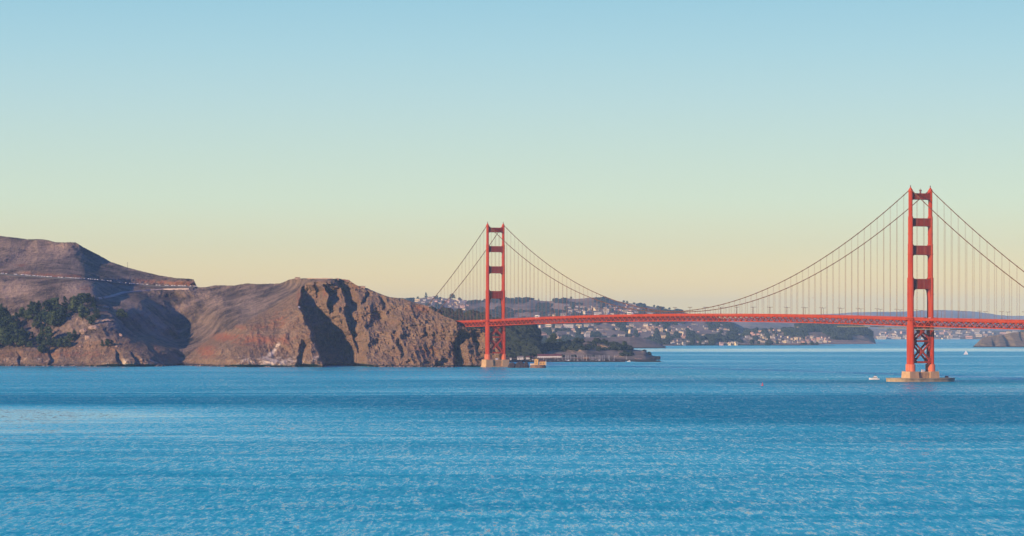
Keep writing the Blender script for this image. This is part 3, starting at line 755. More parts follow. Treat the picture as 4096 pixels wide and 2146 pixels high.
def tower(y0, near):
    tw = empty('tower', (0, y0, 0), 0, BR)
    tw['label'] = ('nearer' if near else 'farther') + ' orange tower of the bridge'
    for sx in (-1, 1):
        lo = MB(); sk = MB()
        for (z0, z1, wd, L, mt) in SECT:
            (sk if mt == 'skirt' else lo).prism(leg_poly(wd, L, sx * CW), z0, z1)
            if mt != 'skirt':   # small ledge at each setback
                lo.prism(leg_poly(wd + 0.3, L + 0.3, sx * CW), z1 - 0.7, z1 + 0.004)
        for zz in (103.0, 151.0, 175.0):   # maintenance ledges
            wd, L = [(w_, l_) for (a_, b_, w_, l_, m_) in SECT if a_ <= zz < b_][0]
            lo.prism(leg_poly(wd + 0.9, L + 0.9, sx * CW), zz, zz + 0.5)
        # cap and saddle housing
        hx = 1.35; hy = 3.8
        poly = [(sx * CW - hx, -hy), (sx * CW + hx, -hy), (sx * CW + hx, hy), (sx * CW - hx, hy)]
        lo.prism(poly, 226.0, 228.2, 0.72); lo.prism([(sx * CW - 0.9, -2.4), (sx * CW + 0.9, -2.4), (sx * CW + 0.9, 2.4), (sx * CW - 0.9, 2.4)], 228.2, 230.6, 0.35)
        leg = lo.build('tower_leg', M['orange'], tw)
        s_ = sk.build('leg_base', M['skirt'], tw)
        bm = MB(); bm.lathe([(0.45, 230.5), (0.35, 231.2), (0.6, 231.3), (0.6, 232.4), (0.25, 232.9), (0.08, 233.6)], 10, sx * CW, 0)
        bm.build('beacon_lamp', M['lamp'], tw)
    wi = CW - 1.35
    strut(tw, 'portal_strut', wi, 216.0, 223.6, 4.2, 4.4, 2.6)
    strut(tw, 'portal_strut', CW - 1.5, 184.3, 193.9, 5.2, 2.4, 2.6)
    strut(tw, 'portal_strut', CW - 1.6, 150.3, 161.5, 6.0, 2.6, 3.4)
    strut(tw, 'portal_strut', CW - 1.85, 109.7, 121.9, 7.2, 2.8, 3.2, 15.0)
    # deep strut hidden by the deck and the two crossed bays below it
    b = MB(); b.box(-CW + 1.8, CW - 1.8, -3.6, 3.6, 63.0, 69.5); b.build('deck_strut', M['orange'], tw)
    wi = CW - 1.9
    for za, zb in ((23.5, 47.5), (48.5, 70.0)):
        for ys in (-4.4, 4.4):
            b = MB()
            b.bar((-wi, ys, za), (wi, ys, zb), 1.5, 2.1); b.bar((wi, ys + 0.02, za), (-wi, ys + 0.02, zb), 1.46, 2.1)
            zc = (za + zb) / 2
            b.yprism([(-2.6, zc), (0, zc - 2.6), (2.6, zc), (0, zc + 2.6)], ys - 0.85, ys + 0.85)
            for sx in (-1, 1):     # gussets curving into the legs
                for ze, sg in ((za, 1), (zb, -1)):
                    pts = [(sx * wi, ze), (sx * (wi - 3.6), ze), (sx * (wi - 3.1), ze + sg * 2.6), (sx * (wi - 1.1), ze + sg * 5.2), (sx * wi, ze + sg * 7.5)]
                    if sx * sg > 0: pts = pts[::-1]
                    b.yprism(pts, ys - 0.8, ys + 0.8)
            b.build('cross_brace', M['orange'], tw)
    for z in (23.0, 48.0):
        for ys in (-4.4, 4.4):
            b = MB(); b.box(-wi, wi, ys - 1.0, ys + 1.0, z - 1.15, z + 1.15); b.build('cross_beam', M['orange'], tw)
    # concrete pier: a block below each leg and a fluted wall between
    zt, zb = (12.0, 3.6 if near else -6.0)
    p = MB()
    for sx in (-1, 1):
        cx = sx * 14.0
        poly = [(cx - 6.0, -9.5), (cx + 6.0, -9.5), (cx + 6.0, 9.5), (cx - 6.0, 9.5)]
        p.prism([(cx + (x - cx) * 1.06, y * 1.05) for x, y in poly], zb, zt, 0.94)
    p.box(-8.6, 8.6, -7.4, 7.4, zb, zt - 0.3)
    for i in range(8):
        x = -7.0 + 2.0 * i
        for sg in (-1, 1):
            y0, y1 = sorted((sg * 7.4, sg * 8.2)); p.box(x - 0.5, x + 0.5, y0, y1, zb, zt - 1.0)
    if not near: p.box(-21.2, 21.2, -10.4, 10.4, zb, 1.8)
    p.build('pier', M['concrete'], tw)
    # small works hut and rails on the pier top
    h = MB(); h.box(-1.5, 2.2, -6.0, -3.5, zt - 0.3, zt + 2.2); h.build('pier_hut', M['white'], tw)
    for sx in (-20.2, 20.2):
        h = MB()
        for y in np.linspace(-9, 9, 7): h.box(sx - .06, sx + .06, y - .06, y + .06, zt, zt + 1.2)
        h.box(sx - .08, sx + .08, -9, 9, zt + 1.2, zt + 1.35)
        h.build('guard_rail', M['lamp'], tw)
    if near:
        # long oval fender slab around the pier
        n = 64; po = []; pi_ = []
        for k in range(n):
            t = 2 * math.pi * k / n
            e = 0.62
            po.append((41.5 * abs(math.cos(t)) ** e * (1 if math.cos(t) >= 0 else -1), 23.0 * abs(math.sin(t)) ** e * (1 if math.sin(t) >= 0 else -1)))
        f = MB(); f.prism(po, -5, 4.0); f.prism([(x * 1.012, y * 1.02) for x, y in po], 3.2, 4.3)
        f.build('fender', M['fender'], tw)
        h = MB()
        for i in range(10): h.box(32 + i * 0.7, 32.1 + i * 0.7, -6 + i * .1, -5.9 + i * .1, 4.3, 5.4)
        h.box(34, 37, -3, 0, 4.3, 6.3); h.build('fender_shed', M['brownroof'], tw)
        mm = MB(); mm.box(-0.8, 0.8, -0.8, 0.8, 223.6, 225.0); mm.lathe([(0.9, 225.0), (0.9, 226.0), (1.6, 226.2), (1.6, 227.6), (0.6, 228.2)], 12); mm.box(-0.08, 0.08, -0.08, 0.08, 228.2, 230.5)
        mm.build('aircraft_beacon', M['lamp'], tw)
M['fender'] = simple('weathered_concrete', (0.40, 0.30, 0.17), 0.9, 0.35, 0.15, bmp=0.5)
tower(0.0, True); tower(SPAN, False)

# main cables with clamp bands
for sx in (-1, 1):
    ys = list(np.linspace(-SIDE, 0, 40)) + list(np.linspace(0, SPAN, 120))[1:] + list(np.linspace(SPAN, SPAN + SIDE, 40))[1:]
    b = MB(); b.tube([(sx * CW, y, zcable(y)) for y in ys], 0.50, 8)
    cb = b
    for k in range(-22, 107):
        y = 15.24 * k
        if y < -SIDE + 5 or y > SPAN + SIDE - 5 or abs(y) < 5 or abs(y - SPAN) < 5: continue
        cb.box(sx * CW - 0.6, sx * CW + 0.6, y - 0.5, y + 0.5, zcable(y) - 0.65, zcable(y) + 0.65)
    b.build('main_cable', M['cable'], BR)
# suspender ropes: hanging points every 15.24 m, the 100 largest in the photo one by one, the rest as one mesh
hang = []
for k in range(-22, 107):
    y = 15.24 * k
    if abs(y) < 9 or abs(y - SPAN) < 9: continue
    for sx in (-1, 1):
        zt = zcable(y); zb_ = zdeck(y) - 2.2
        if zt - zb_ < 2: continue
        X = BX + y * -0.4 + sx * CW * 0.9165; Yw = BY + y * 0.9165 + sx * CW * 0.4
        px = 2048 + X / Yw * F
        vis = px < 4110
        hang.append((-(zt - zb_) / Yw if vis else 0, y, sx, zb_, zt))
hang.sort()
ROPE = 0.08
def rope(b, y, sx, z0, z1):
    for dx in (-0.40, 0.40):
        b.box(sx * CW + dx - 0.05, sx * CW + dx + 0.05, y - ROPE, y + ROPE, z0, z1)
    for dz in (0.0,): b.box(sx * CW - 0.5, sx * CW + 0.5, y - 0.3, y + 0.3, z0 - 0.5, z0 + 0.4)
for i, (q, y, sx, z0, z1) in enumerate(hang[:99]):
    b = MB(); rope(b, y, sx, z0, z1 - 0.3); b.build('suspender', M['rope'], BR)
b = MB()
for (q, y, sx, z0, z1) in hang[99:]: rope(b, y, sx, z0, z1 - 0.3)
o = b.build('suspender_row', M['rope'], BR); o['kind'] = 'stuff'

# stiffening trusses
PN = 7.62
k0, k1 = int(-SIDE / PN), int((SPAN + SIDE) / PN)
TW = 13.15
for sx in (-1, 1):
    b = MB(); x = sx * TW
    for k in range(k0, k1):
        ya, yb = k * PN, (k + 1) * PN; za, zb_ = zdeck(ya), zdeck(yb)
        b.bar((x, ya, za - 3.1), (x, yb, zb_ - 3.1), 0.9, 1.1)
        b.bar((x, ya, za - 10.1), (x, yb, zb_ - 10.1), 0.9, 1.0)
        if k % 2 == 0: b.bar((x, ya, za - 9.7), (x, yb, zb_ - 3.5), 0.55, 0.75)
        else: b.bar((x, ya, za - 3.5), (x, yb, zb_ - 9.7), 0.55, 0.75)
        b.bar((x, ya, za - 9.7), (x, ya, za - 3.5), 0.35, 0.35)
        if k % 2 == 0: b.box(x - 0.5, x + 0.5, ya - 0.9, ya + 0.9, za - 10.4, za - 9.3)
    b.build('side_truss', M['orange'], BR)
    b = MB(); f = MB()
    xo = sx * 14.15
    for k in range(k0, k1):
        ya, yb = k * PN, (k + 1) * PN; za, zb_ = zdeck(ya), zdeck(yb)
        # edge girder, sidewalk lip and railing
        f.bar((xo, ya, za - 1.95), (xo, yb, zb_ - 1.95), 0.35, 1.15)
        b.bar((xo, ya, za - 0.08), (xo, yb, zb_ - 0.08), 0.22, 0.16); b.bar((xo, ya, za - 0.62), (xo, yb, zb_ - 0.62), 0.08, 0.55); b.bar((xo, ya, za - 1.25), (xo, yb, zb_ - 1.25), 0.2, 0.22)
        for m_ in range(4):
            y = ya + PN * m_ / 4; z = zdeck(y)
            b.box(xo - 0.12, xo + 0.12, y - 0.12, y + 0.12, z - 1.4, z)
        # brackets carrying the sidewalk
        f.bar((sx * TW, ya, za - 3.4), (xo + sx * 0.1, ya, za - 2.3), 0.3, 0.3)
    f.build('edge_girder', M['orange'], BR); b.build('railing', M['orange'], BR)
# roadway, kerbs and floor steel
b = MB(); fb = MB(); lb = MB()
for k in range(k0, k1):
    ya, yb = k * PN, (k + 1) * PN; za, zb_ = zdeck(ya), zdeck(yb)
    b.bar((0, ya, za - 1.75), (0, yb, zb_ - 1.75), 27.9, 0.5)
    fb.bar((-TW + .5, ya, za - 3.3), (TW - .5, ya, za - 3.3), 0.5, 2.0)
    if k % 2 == 0:
        lb.bar((-TW + .4, ya, za - 10.1), (TW - .4, ya, za - 10.1), 0.6, 0.7)
        lb.bar((-TW + .4, ya, za - 10.12), (TW - .4, ya + 2 * PN, zdeck(ya + 2 * PN) - 10.12), 0.45, 0.4)
        lb.bar((TW - .4, ya, za - 10.0), (-TW + .4, ya + 2 * PN, zdeck(ya + 2 * PN) - 10.0), 0.45, 0.4)
        lb.bar((-TW + .4, ya, za - 9.8), (0, ya, za - 4.3), 0.4, 0.4); lb.bar((TW - .4, ya, za - 9.8), (0, ya, za - 4.3), 0.4, 0.4)
for x in np.linspace(-11, 11, 8):
    for k in range(k0, k1, 1):
        ya, yb = k * PN, (k + 1) * PN
        fb.bar((x, ya, zdeck(ya) - 2.3), (x, yb, zdeck(yb) - 2.3), 0.3, 0.6)
b.build('roadway', M['road'], BR); fb.build('floor_beams', M['orange'], BR); lb.build('wind_bracing', M['orange'], BR)
# sidewalk balconies going round the tower legs
for y0 in (0.0, SPAN):
    for sx in (-1, 1):
        b = MB(); x0, x1 = sorted((sx * 14.4, sx * 17.2)); z = zdeck(y0)
        b.box(x0, x1, y0 - 10, y0 + 10, z - 2.6, z - 1.7)
        xa, xb = sorted((sx * 17.1, sx * 17.3)); b.box(xa, xb, y0 - 10, y0 + 10, z - 0.95, z - 0.25); b.box(xa, xb, y0 - 10, y0 + 10, z - 0.15, z)
        for y in np.linspace(-10, 10, 9): b.box(xa, xb, y0 + y - .1, y0 + y + .1, z - 1.7, z)
        for y in (-9.5, -3, 3, 9.5): b.bar((sx * 14.0, y0 + y, z - 6.0), (sx * 17.0, y0 + y, z - 2.6), 0.4, 0.4)
        b.build('balcony', M['orange'], BR)
# works platforms slung below the deck near the near tower
for (a, c, w0, w1, nm) in ((7, 74, -14.5, 8, 0), (92, 172, -14.5, 6, 2), (-88, -9, -14.5, 12, 1)):
    b = MB()
    z = zdeck(a) - 13.2
    b.box(w0, w1, a, c - 0.6, z, z + 0.9)
    for y in np.arange(a + 1, c - 1, 4.4):
        for x in (w0 + 0.3, w1 - 0.3): b.box(x - 0.1, x + 0.1, y - 0.1, y + 0.1, z + 0.9, z + 2.8)
    for x in (w0 + 0.3, w1 - 0.3): b.box(x - 0.06, x + 0.06, a + .5, c - 1, z + 1.9, z + 2.05)
    b.build('works_platform', M['netting'], BR)
# lamp posts
def lamp_mesh():
    b = MB()
    b.tube([(0, 0, -1.5), (0, 0, 8.2)], 0.26, 6, 0.2)
    b.tube([(0, 0, 8.2), (-0.9, 0, 8.75), (-2.4, 0, 8.85)], 0.2, 6); b.box(-3.3, -2.0, -0.4, 0.4, 8.6, 9.0)
    b.tube([(0, 0, 8.2), (0.9, 0, 8.75), (1.6, 0, 8.8)], 0.2, 6); b.box(1.3, 2.4, -0.4, 0.4, 8.6, 9.0)
    return b
proto_l = None
for sx in (-1, 1):
    for k in range(-7, 36):
        y = 22.9 + 45.72 * k + (8 if sx > 0 else 0)
        if y < -SIDE or y > SPAN + SIDE - 60 or abs(y) < 6 or abs(y - SPAN) < 6: continue
        if proto_l is None: proto_l = lamp_mesh().build('lamp_post', M['lamp'], BR); o = proto_l
        else: o = proto_l.copy(); C.objects.link(o)
        o.location = (sx * 13.9, y, zdeck(y)); o.rotation_euler = (0, 0, 0 if sx > 0 else math.pi)
def bw(x, y, z):
    """bridge frame to world"""
    return Vector((BX + x * 0.9165 - y * 0.4, BY + x * 0.4 + y * 0.9165, z))

# ------------------------------------------------------------------ vehicles on the deck
def make_bus(name, L=12.2):
    r = empty(name)
    b = MB(); b.box(-1.28, 1.28, -L / 2, L / 2, 0.35, 3.35); b.box(-1.1, 1.1, -L / 2 + .6, L / 2 - .6, 3.35, 3.6)
    b.build('body', M['white'], r)
    for i in range(6):
        w = MB(); y = -L / 2 + 1.0 + i * (L - 1.6) / 6
        w.box(-1.32, -1.283, y, y + (L - 1.6) / 6 - 0.25, 1.65, 2.6); w.box(1.283, 1.32, y, y + (L - 1.6) / 6 - 0.25, 1.65, 2.6); w.build('window', M['glass'], r)
    w = MB(); w.box(-1.1, 1.1, L / 2, L / 2 + 0.03, 1.3, 2.8); w.build('windscreen', M['glass'], r)
    for sx in (-1.15, 1.15):
        for y in (-L / 2 + 2.4, L / 2 - 2.6):
            w = MB(); w.tube([(sx - .15, y, 0.5), (sx + .15, y, 0.5)], 0.5, 12); w.build('wheel', M['tyre'], r)
    return r
bus = make_bus('bus')
tag(bus, 'white bus crossing the middle of the bridge, the one farther right', 'bus')
b2 = copy_tree(bus); tag(b2, 'white bus on the bridge deck just right of the farther tower', 'bus')
def find_s(px, x):
    s_ = np.linspace(-300, 1600, 4000); X = BX + x * 0.9165 - s_ * 0.4; Y = BY + x * 0.4 + s_ * 0.9165
    return float(s_[np.argmin(np.abs(2048 + X / Y * F - px))])
for o, px in ((bus, 2521), (b2, 2150)):
    s_ = find_s(px, -9.0); o.location = bw(-9.0, s_, zdeck(s_) - 1.5); o.rotation_euler = (0, 0, BTH)
    o.scale = (1, 1.25 if o is bus else 1.15, 1.25)
def car_mesh():
    b = MB()
    L = 4.4; w = 0.9
    side = [(-2.2, 0.35), (2.2, 0.35), (2.2, 0.8), (1.5, 0.95), (0.9, 1.5), (-1.3, 1.5), (-1.9, 0.95), (-2.2, 0.9)]
    n = len(side)
    vs = [(-w, y, z) for y, z in side] + [(w, y, z) for y, z in side]
    b.add(vs, [tuple(range(n)), tuple(range(n, 2 * n))[::-1]] + [((i + 1) % n, i, n + i, n + (i + 1) % n) for i in range(n)])
    return b
def car_parts(name, paintm):
    r = empty(name)
    car_mesh().build('body', paintm, r)
    g = MB()
    for sx in (-0.93, 0.91): g.box(sx, sx + 0.02, -1.1, 0.9, 1.0, 1.38)
    g.build('side_window', M['glass'], r)
    for sx in (-0.85, 0.85):
        for y in (-1.4, 1.4):
            k = MB(); k.tube([(sx - .1, y, 0.35), (sx + .1, y, 0.35)], 0.35, 8); k.build('wheel', M['tyre'], r)
    return r
M['carw'] = simple('car_white', (0.80, 0.79, 0.77), 0.3, 0.03)
M['carg'] = simple('car_silver', (0.42, 0.43, 0.45), 0.3, 0.05)
M['card'] = simple('car_dark', (0.05, 0.06, 0.08), 0.3, 0.05)
cw = car_parts('parked_car', M['carw']); cg = car_parts('parked_car', M['carg']); cd = car_parts('parked_car', M['card'])
ORD = ['first', 'second', 'third', 'fourth', 'fifth', 'sixth', 'seventh', 'eighth', 'ninth', 'tenth', 'eleventh', 'twelfth', 'thirteenth', 'fourteenth', 'fifteenth', 'sixteenth', 'seventeenth',
       'eighteenth', 'nineteenth', 'twentieth']
def ordn(i):
    if i < 20: return ORD[i]
    tens = ['twenty', 'thirty', 'forty', 'fifty', 'sixty', 'seventy', 'eighty', 'ninety'][(i + 1) // 10 - 2]
    return tens + '-' + ORD[(i + 1) % 10 - 1] if (i + 1) % 10 else tens[:-1] + 'ieth'
# line of cars along the hillside road
cpx = [8, 14, 26, 60, 66, 88, 94, 104, 111, 120, 133, 140, 152, 162, 170, 180, 190, 196, 205, 236, 244, 250, 257, 264, 274, 284, 294, 305, 315, 322, 340, 356, 364, 372, 382, 392, 410, 418, 432, 438, 446, 462, 480, 495, 506, 522, 530, 538,
       552, 566, 572, 590, 612, 628, 640, 664, 672, 690, 700, 716, 722, 732, 742, 764, 770, 778, 786]
srcs = [cw, cg, cd]; used = [False] * 3
cnt = {0: 0, 1: 0, 2: 0}
cname = ['white', 'silver grey', 'dark']
for i, px in enumerate(cpx):
    ki = 0 if random.random() < 0.72 else (1 if random.random() < 0.7 else 2)
    if not used[ki]: c = srcs[ki]; used[ki] = True
    else: c = copy_tree(srcs[ki])
    j = min(len(ROADP) - 2, max(0, int((px + 400) / (792 + 400) * 119)))
    # nearest road sample by screen column
    best = min(range(len(ROADP)), key=lambda q: abs(2048 + ROADP[q].x / ROADP[q].y * F - px))
    p = ROADP[best]; q = ROADP[min(best + 1, len(ROADP) - 1)] - ROADP[max(best - 1, 0)]
    pxx = px; X = (pxx - 2048) / F * p.y
    c.location = (X, p.y - 3.0, p.z + 1.6); c.rotation_euler = (0, 0, math.atan2(q.y, q.x) - math.pi / 2 + random.uniform(-.05, .05)); c.scale = (1, 1, 1)
    nth = ordn(cnt[ki]); cnt[ki] += 1
    tag(c, f'{cname[ki]} car on the hillside road, {nth} {cname[ki].split()[0]} one from the left', 'car', 'cars lined up along the hillside road')
for k in range(3):
    if not used[k]:
        for ch in list(srcs[k].children): bpy.data.objects.remove(ch)
        bpy.data.objects.remove(srcs[k])
# cars on the bridge
for nm, px, x, mt, lab in (('car', 1870, -9, cw, 'small white car at the far end of the bridge deck left of the farther tower'), ('car', 1925, -9, cw, 'white car close to the left side of the farther tower on the deck'),
                           ('car', 2012, 9, cw, 'white car beside the right leg of the farther tower'), ('car', 3718, 9, cw, 'pale car beside the right leg of the nearer tower'), ('car', 3182, -9, cd, 'dark car on the deck left of the nearer tower')):
    if len(mt.children) == 0: continue
    c = copy_tree(mt); c.name = 'moving_car'; s_ = find_s(px, x); c.location = bw(x, s_, zdeck(s_) - 1.5); c.rotation_euler = (0, 0, BTH)
    tag(c, lab, 'car', 'cars on the bridge deck')
# ------------------------------------------------------------------ vegetation
def ico(sub=1):
    t = (1 + 5 ** .5) / 2
    v = [Vector(p).normalized() for p in [(-1, t, 0), (1, t, 0), (-1, -t, 0), (1, -t, 0), (0, -1, t), (0, 1, t), (0, -1, -t), (0, 1, -t), (t, 0, -1), (t, 0, 1), (-t, 0, -1), (-t, 0, 1)]]
    f = [(0, 11, 5), (0, 5, 1), (0, 1, 7), (0, 7, 10), (0, 10, 11), (1, 5, 9), (5, 11, 4), (11, 10, 2), (10, 7, 6), (7, 1, 8), (3, 9, 4), (3, 4, 2), (3, 2, 6), (3, 6, 8), (3, 8, 9), (4, 9, 5), (2, 4, 11), (6, 2, 10), (8, 6, 7), (9, 8, 1)]
    for _ in range(sub):
        c = {}; nf = []
        def mid(a, b):
            k = (min(a, b), max(a, b))
            if k not in c: c[k] = len(v); v.append((v[a] + v[b]).normalized())
            return c[k]
        for a, b, d in f:
            x, y, z = mid(a, b), mid(b, d), mid(d, a); nf += [(a, x, z), (b, y, x), (d, z, y), (x, y, z)]
        f = nf
    return np.array([tuple(p) for p in v]), np.array(f)
ICO0 = ico(0); ICO1 = ico(1)
def blobs(cs, rs, base=ICO1, jit=0.28, squash=0.85, seed=0):
    g = np.random.default_rng(seed)
    bv, bf = base; nv = len(bv); V = []; Fc = []
    for i, (c, r) in enumerate(zip(cs, rs)):
        q = bv * (1 + jit * g.uniform(-1, 1, (nv, 1))) * r * np.array([1, 1, squash])
        V.append(q + np.array(c)); Fc.append(bf + i * nv)
    return np.concatenate(V), np.concatenate(Fc)
def leaves(cs, size, seed=0):
    g = np.random.default_rng(seed); n = len(cs)
    a = g.normal(size=(n, 3)); a /= np.linalg.norm(a, axis=1, keepdims=True)
    b = np.cross(a, g.normal(size=(n, 3))); b /= np.linalg.norm(b, axis=1, keepdims=True)
    s_ = size * g.uniform(.6, 1.3, (n, 1)); cs = np.array(cs)
    V = np.stack([cs - a * s_, cs + b * s_ * .6, cs + a * s_, cs - b * s_ * .6], 1).reshape(-1, 3)
    return V, np.arange(n * 4).reshape(n, 4)
def crown(kind, seed):
    """unit tree about 20 m tall: clumps of foliage spread through an uneven crown, plus leaf sprays"""
    g = np.random.default_rng(seed); cs = []; rs = []; lf = []
    if kind == 'round':
        for i in range(46):
            a = g.uniform(0, 2 * math.pi); u = g.uniform(0, 1) ** 0.5; z = g.uniform(5, 18.5)
            rr = 6.8 * math.sqrt(max(0.05, 1 - ((z - 10.5) / 9.2) ** 2)) * (0.8 + 0.3 * math.sin(3 * a + seed))
            cs.append((rr * u * math.cos(a), rr * u * math.sin(a), z)); rs.append(g.uniform(1.2, 2.3))
    elif kind == 'cone':
        for i in range(48):
            a = g.uniform(0, 2 * math.pi); z = 2.5 + 17 * g.uniform(0, 1) ** 1.2; u = g.uniform(0.25, 1)
            rr = 5.2 * (1 - (z / 21.0)) ** 0.8 + 0.4; cs.append((rr * u * math.cos(a), rr * u * math.sin(a), z)); rs.append(g.uniform(0.8, 1.8) * (1.1 - z / 30))
    else:
        for i in range(44):
            lay = g.integers(0, 4); z = 8 + 3.2 * lay + g.normal() * 0.7; a = g.uniform(0, 2 * math.pi); rr = (8.2 - 1.3 * lay) * g.uniform(0.1, 1)
            cs.append((rr * math.cos(a) + 1.2 * math.sin(seed), rr * math.sin(a), z)); rs.append(g.uniform(1.1, 2.0))
    V, Fc = blobs(cs, rs, ICO1, 0.3, 0.75, seed)
    for c, r in zip(cs, rs):
        d = g.normal(size=(34, 3)); d /= np.linalg.norm(d, axis=1, keepdims=True); lf.append(np.array(c) + d * r * g.uniform(0.9, 1.45, (34, 1)))
    LV, LF = leaves(np.concatenate(lf), 0.62, seed)
    n = len(V); return list(map(tuple, np.concatenate([V, LV]))), [tuple(x) for x in Fc] + [tuple(x + n) for x in LF], cs
TREES = []
for i, kd in enumerate(['round', 'cone', 'flat', 'round', 'cone', 'flat']):
    V, Fc, cs = crown(kd, 40 + i)
    r = empty('cypress_tree', (0, 0, 0))
    link_mesh('crown', V, Fc, M['leaf'], r)
    b = MB(); b.tube([(0, 0, -2), (0.2, 0.1, 5), (0.1, 0.3, 10), (0.3, 0.1, 15)], 0.75, 7, 0.2)
    for c in cs[:9]: b.tube([(0.1, 0.1, max(2.5, c[2] * 0.5)), (c[0] * 0.6, c[1] * 0.6, c[2] * 0.85), c], 0.25, 5, 0.06)
    b.build('trunk', M['bark'], r)
    TREES.append([r, False])
def place_tree(ki, loc, h, label, group, name='cypress_tree', cat='tree', wide=1.0):
    r, u = TREES[ki]
    if not u: TREES[ki][1] = True; c = r
    else: c = copy_tree(r)
    c.name = name
    s_ = h / 20.0; c.location = loc; c.scale = (s_ * wide, s_ * wide, s_); c.rotation_euler = (0, 0, random.uniform(0, 6.28))
    tag(c, label, cat, group); return c
grove = [(10, 900, 150), (60, 980, 150), (110, 940, 120), (150, 900, 110), (25, 1100, 160), (80, 1120, 150), (150, 1100, 150), (200, 1060, 130), (200, 850, 100), (250, 870, 100), (300, 850, 150), (350, 830, 140), (400, 840, 150),
         (450, 800, 120), (500, 800, 140), (540, 860, 130), (360, 920, 130), (420, 910, 120), (480, 935, 150), (530, 920, 120), (585, 735, 90), (635, 745, 90), (690, 790, 140), (740, 740, 120), (790, 730, 110), (840, 745, 100), (655, 790, 80),
         (740, 860, 120), (780, 835, 90), (855, 855, 110), (880, 840, 80), (820, 905, 80), (1090, 860, 100), (1130, 850, 60), (380, 1010, 110), (430, 1040, 120), (360, 1090, 90), (440, 1110, 100), (400, 1150, 110), (480, 1100, 90),
         (370, 1160, 80), (560, 1100, 90), (620, 1060, 90), (670, 1020, 80), (600, 1110, 80), (530, 1110, 80), (270, 1110, 60), (290, 1020, 60), (920, 1095, 60), (970, 1100, 70), (1000, 1085, 50), (200, 1110, 100), (60, 1060, 130), (240, 1050, 90),
         (10, 1000, 140), (110, 1040, 130), (320, 930, 110), (10, 800, 90), (70, 880, 100), (130, 1000, 120), (-50, 1000, 150), (-40, 1110, 140)]
gl = [(x / 2.25, 900 + y / 2.25, h / 2.25) for x, y, h in grove]
rows = {'upper': [], 'middle': [], 'lower': []}
for i, (x, y, h) in enumerate(gl):
    rows['upper' if y < 1290 else ('middle' if y < 1345 else 'lower')].append((x, y, h, i))
for rn, lst in rows.items():
    lst.sort(); k = 0
    for x, y, h, i in lst:
        p = HEAD.at(x, y); sz = h / F * p.y * 1.08
        kd = [0, 1, 2, 3, 4, 5][(i * 5 + i // 3) % 6]
        if x < 0: lab = 'dark green cypress cut by the left edge of the photo, ' + ('the upper one' if y < 1350 else 'the lower one'); g = 'cypresses at the far left of the grove'
        elif x > 460: lab = 'lone green cypress bush right of the grove, above the dark valley' + (', the taller' if h > 40 else ', the lower'); g = 'cypresses outside the grove'
        else:
            lab = f'{"tall " if h > 55 else ("small " if h < 38 else "")}dark green cypress, {ordn(k)} from the left in the {rn} part of the hillside grove'; k += 1; g = 'cypresses of the hillside grove'
        place_tree(kd, (p.x, p.y, p.z - 0.5), sz, lab, g, wide=random.uniform(0.95, 1.35))

def rock_obj(name, pts, mat, label, cat, group=None, seed=0, kind=None, base=ICO1, jit=0.3, squash=0.8):
    V, Fc = blobs([p[:3] for p in pts], [p[3] for p in pts], base, jit, squash, seed)
    o = link_mesh(name, list(map(tuple, V)), [tuple(x) for x in Fc], mat)
    tag(o, label, cat, group, kind); return o
ICO2 = ico(2)
def rough_rock(name, loc, size, mat, label, cat, seed, group=None):
    V = np.array(ICO2[0]).copy(); g = 1 + 0.35 * fbm(V[:, 0] * 1.3 + seed, V[:, 1] * 1.3, V[:, 2] * 1.3, 4, seed) + 0.18 * fbm(V[:, 0] * 4, V[:, 1] * 4, V[:, 2] * 4 + seed, 3, seed + 5, 0.5, True)
    V = V * g[:, None] * np.array(size)
    o = link_mesh(name, list(map(tuple, V)), [tuple(x) for x in ICO2[1]], mat); o.location = loc
    tag(o, label, cat, group); return o
for i, (x, y, w, h, lab) in enumerate([(750, 960, 60, 50, 'pale tan rock outcrop on the hillside beside the lower grove, left of a pair'), (850, 930, 90, 40, 'large pale tan rock outcrop right of the grove'), (790, 1020, 50, 45, 'pale rock outcrop stepping down to the slope below the grove'),
                                       (1088, 1000, 28, 40, 'pale boulder standing alone right of the grove'), (960, 865, 70, 30, 'pale rock ledge just above the large outcrop'), (950, 745, 55, 22, 'reddish rock ledge at the top right of the grove'),
                                       (720, 1095, 16, 12, 'small pale stone on the slope below the grove'), (1050, 1095, 22, 12, 'pale stone on the brow above the shore cliff'), (700, 850, 22, 16, 'pinkish rock between the grove trees')]):
    p = HEAD.at(x / 2.25, 900 + y / 2.25); k = p.y / F / 2.25
    rough_rock('rock_outcrop', p, (w * k * 0.55, w * k * 0.5, h * k * 0.55), M['stone'], lab, 'rock', 200 + i, 'pale rock outcrops on the slope')
p = HEAD.at(1195, 1231); rough_rock('boulder', p, (2.2, 2.2, 1.6), M['white'], 'white rock on the edge of the great cliff spur', 'rock', 231)

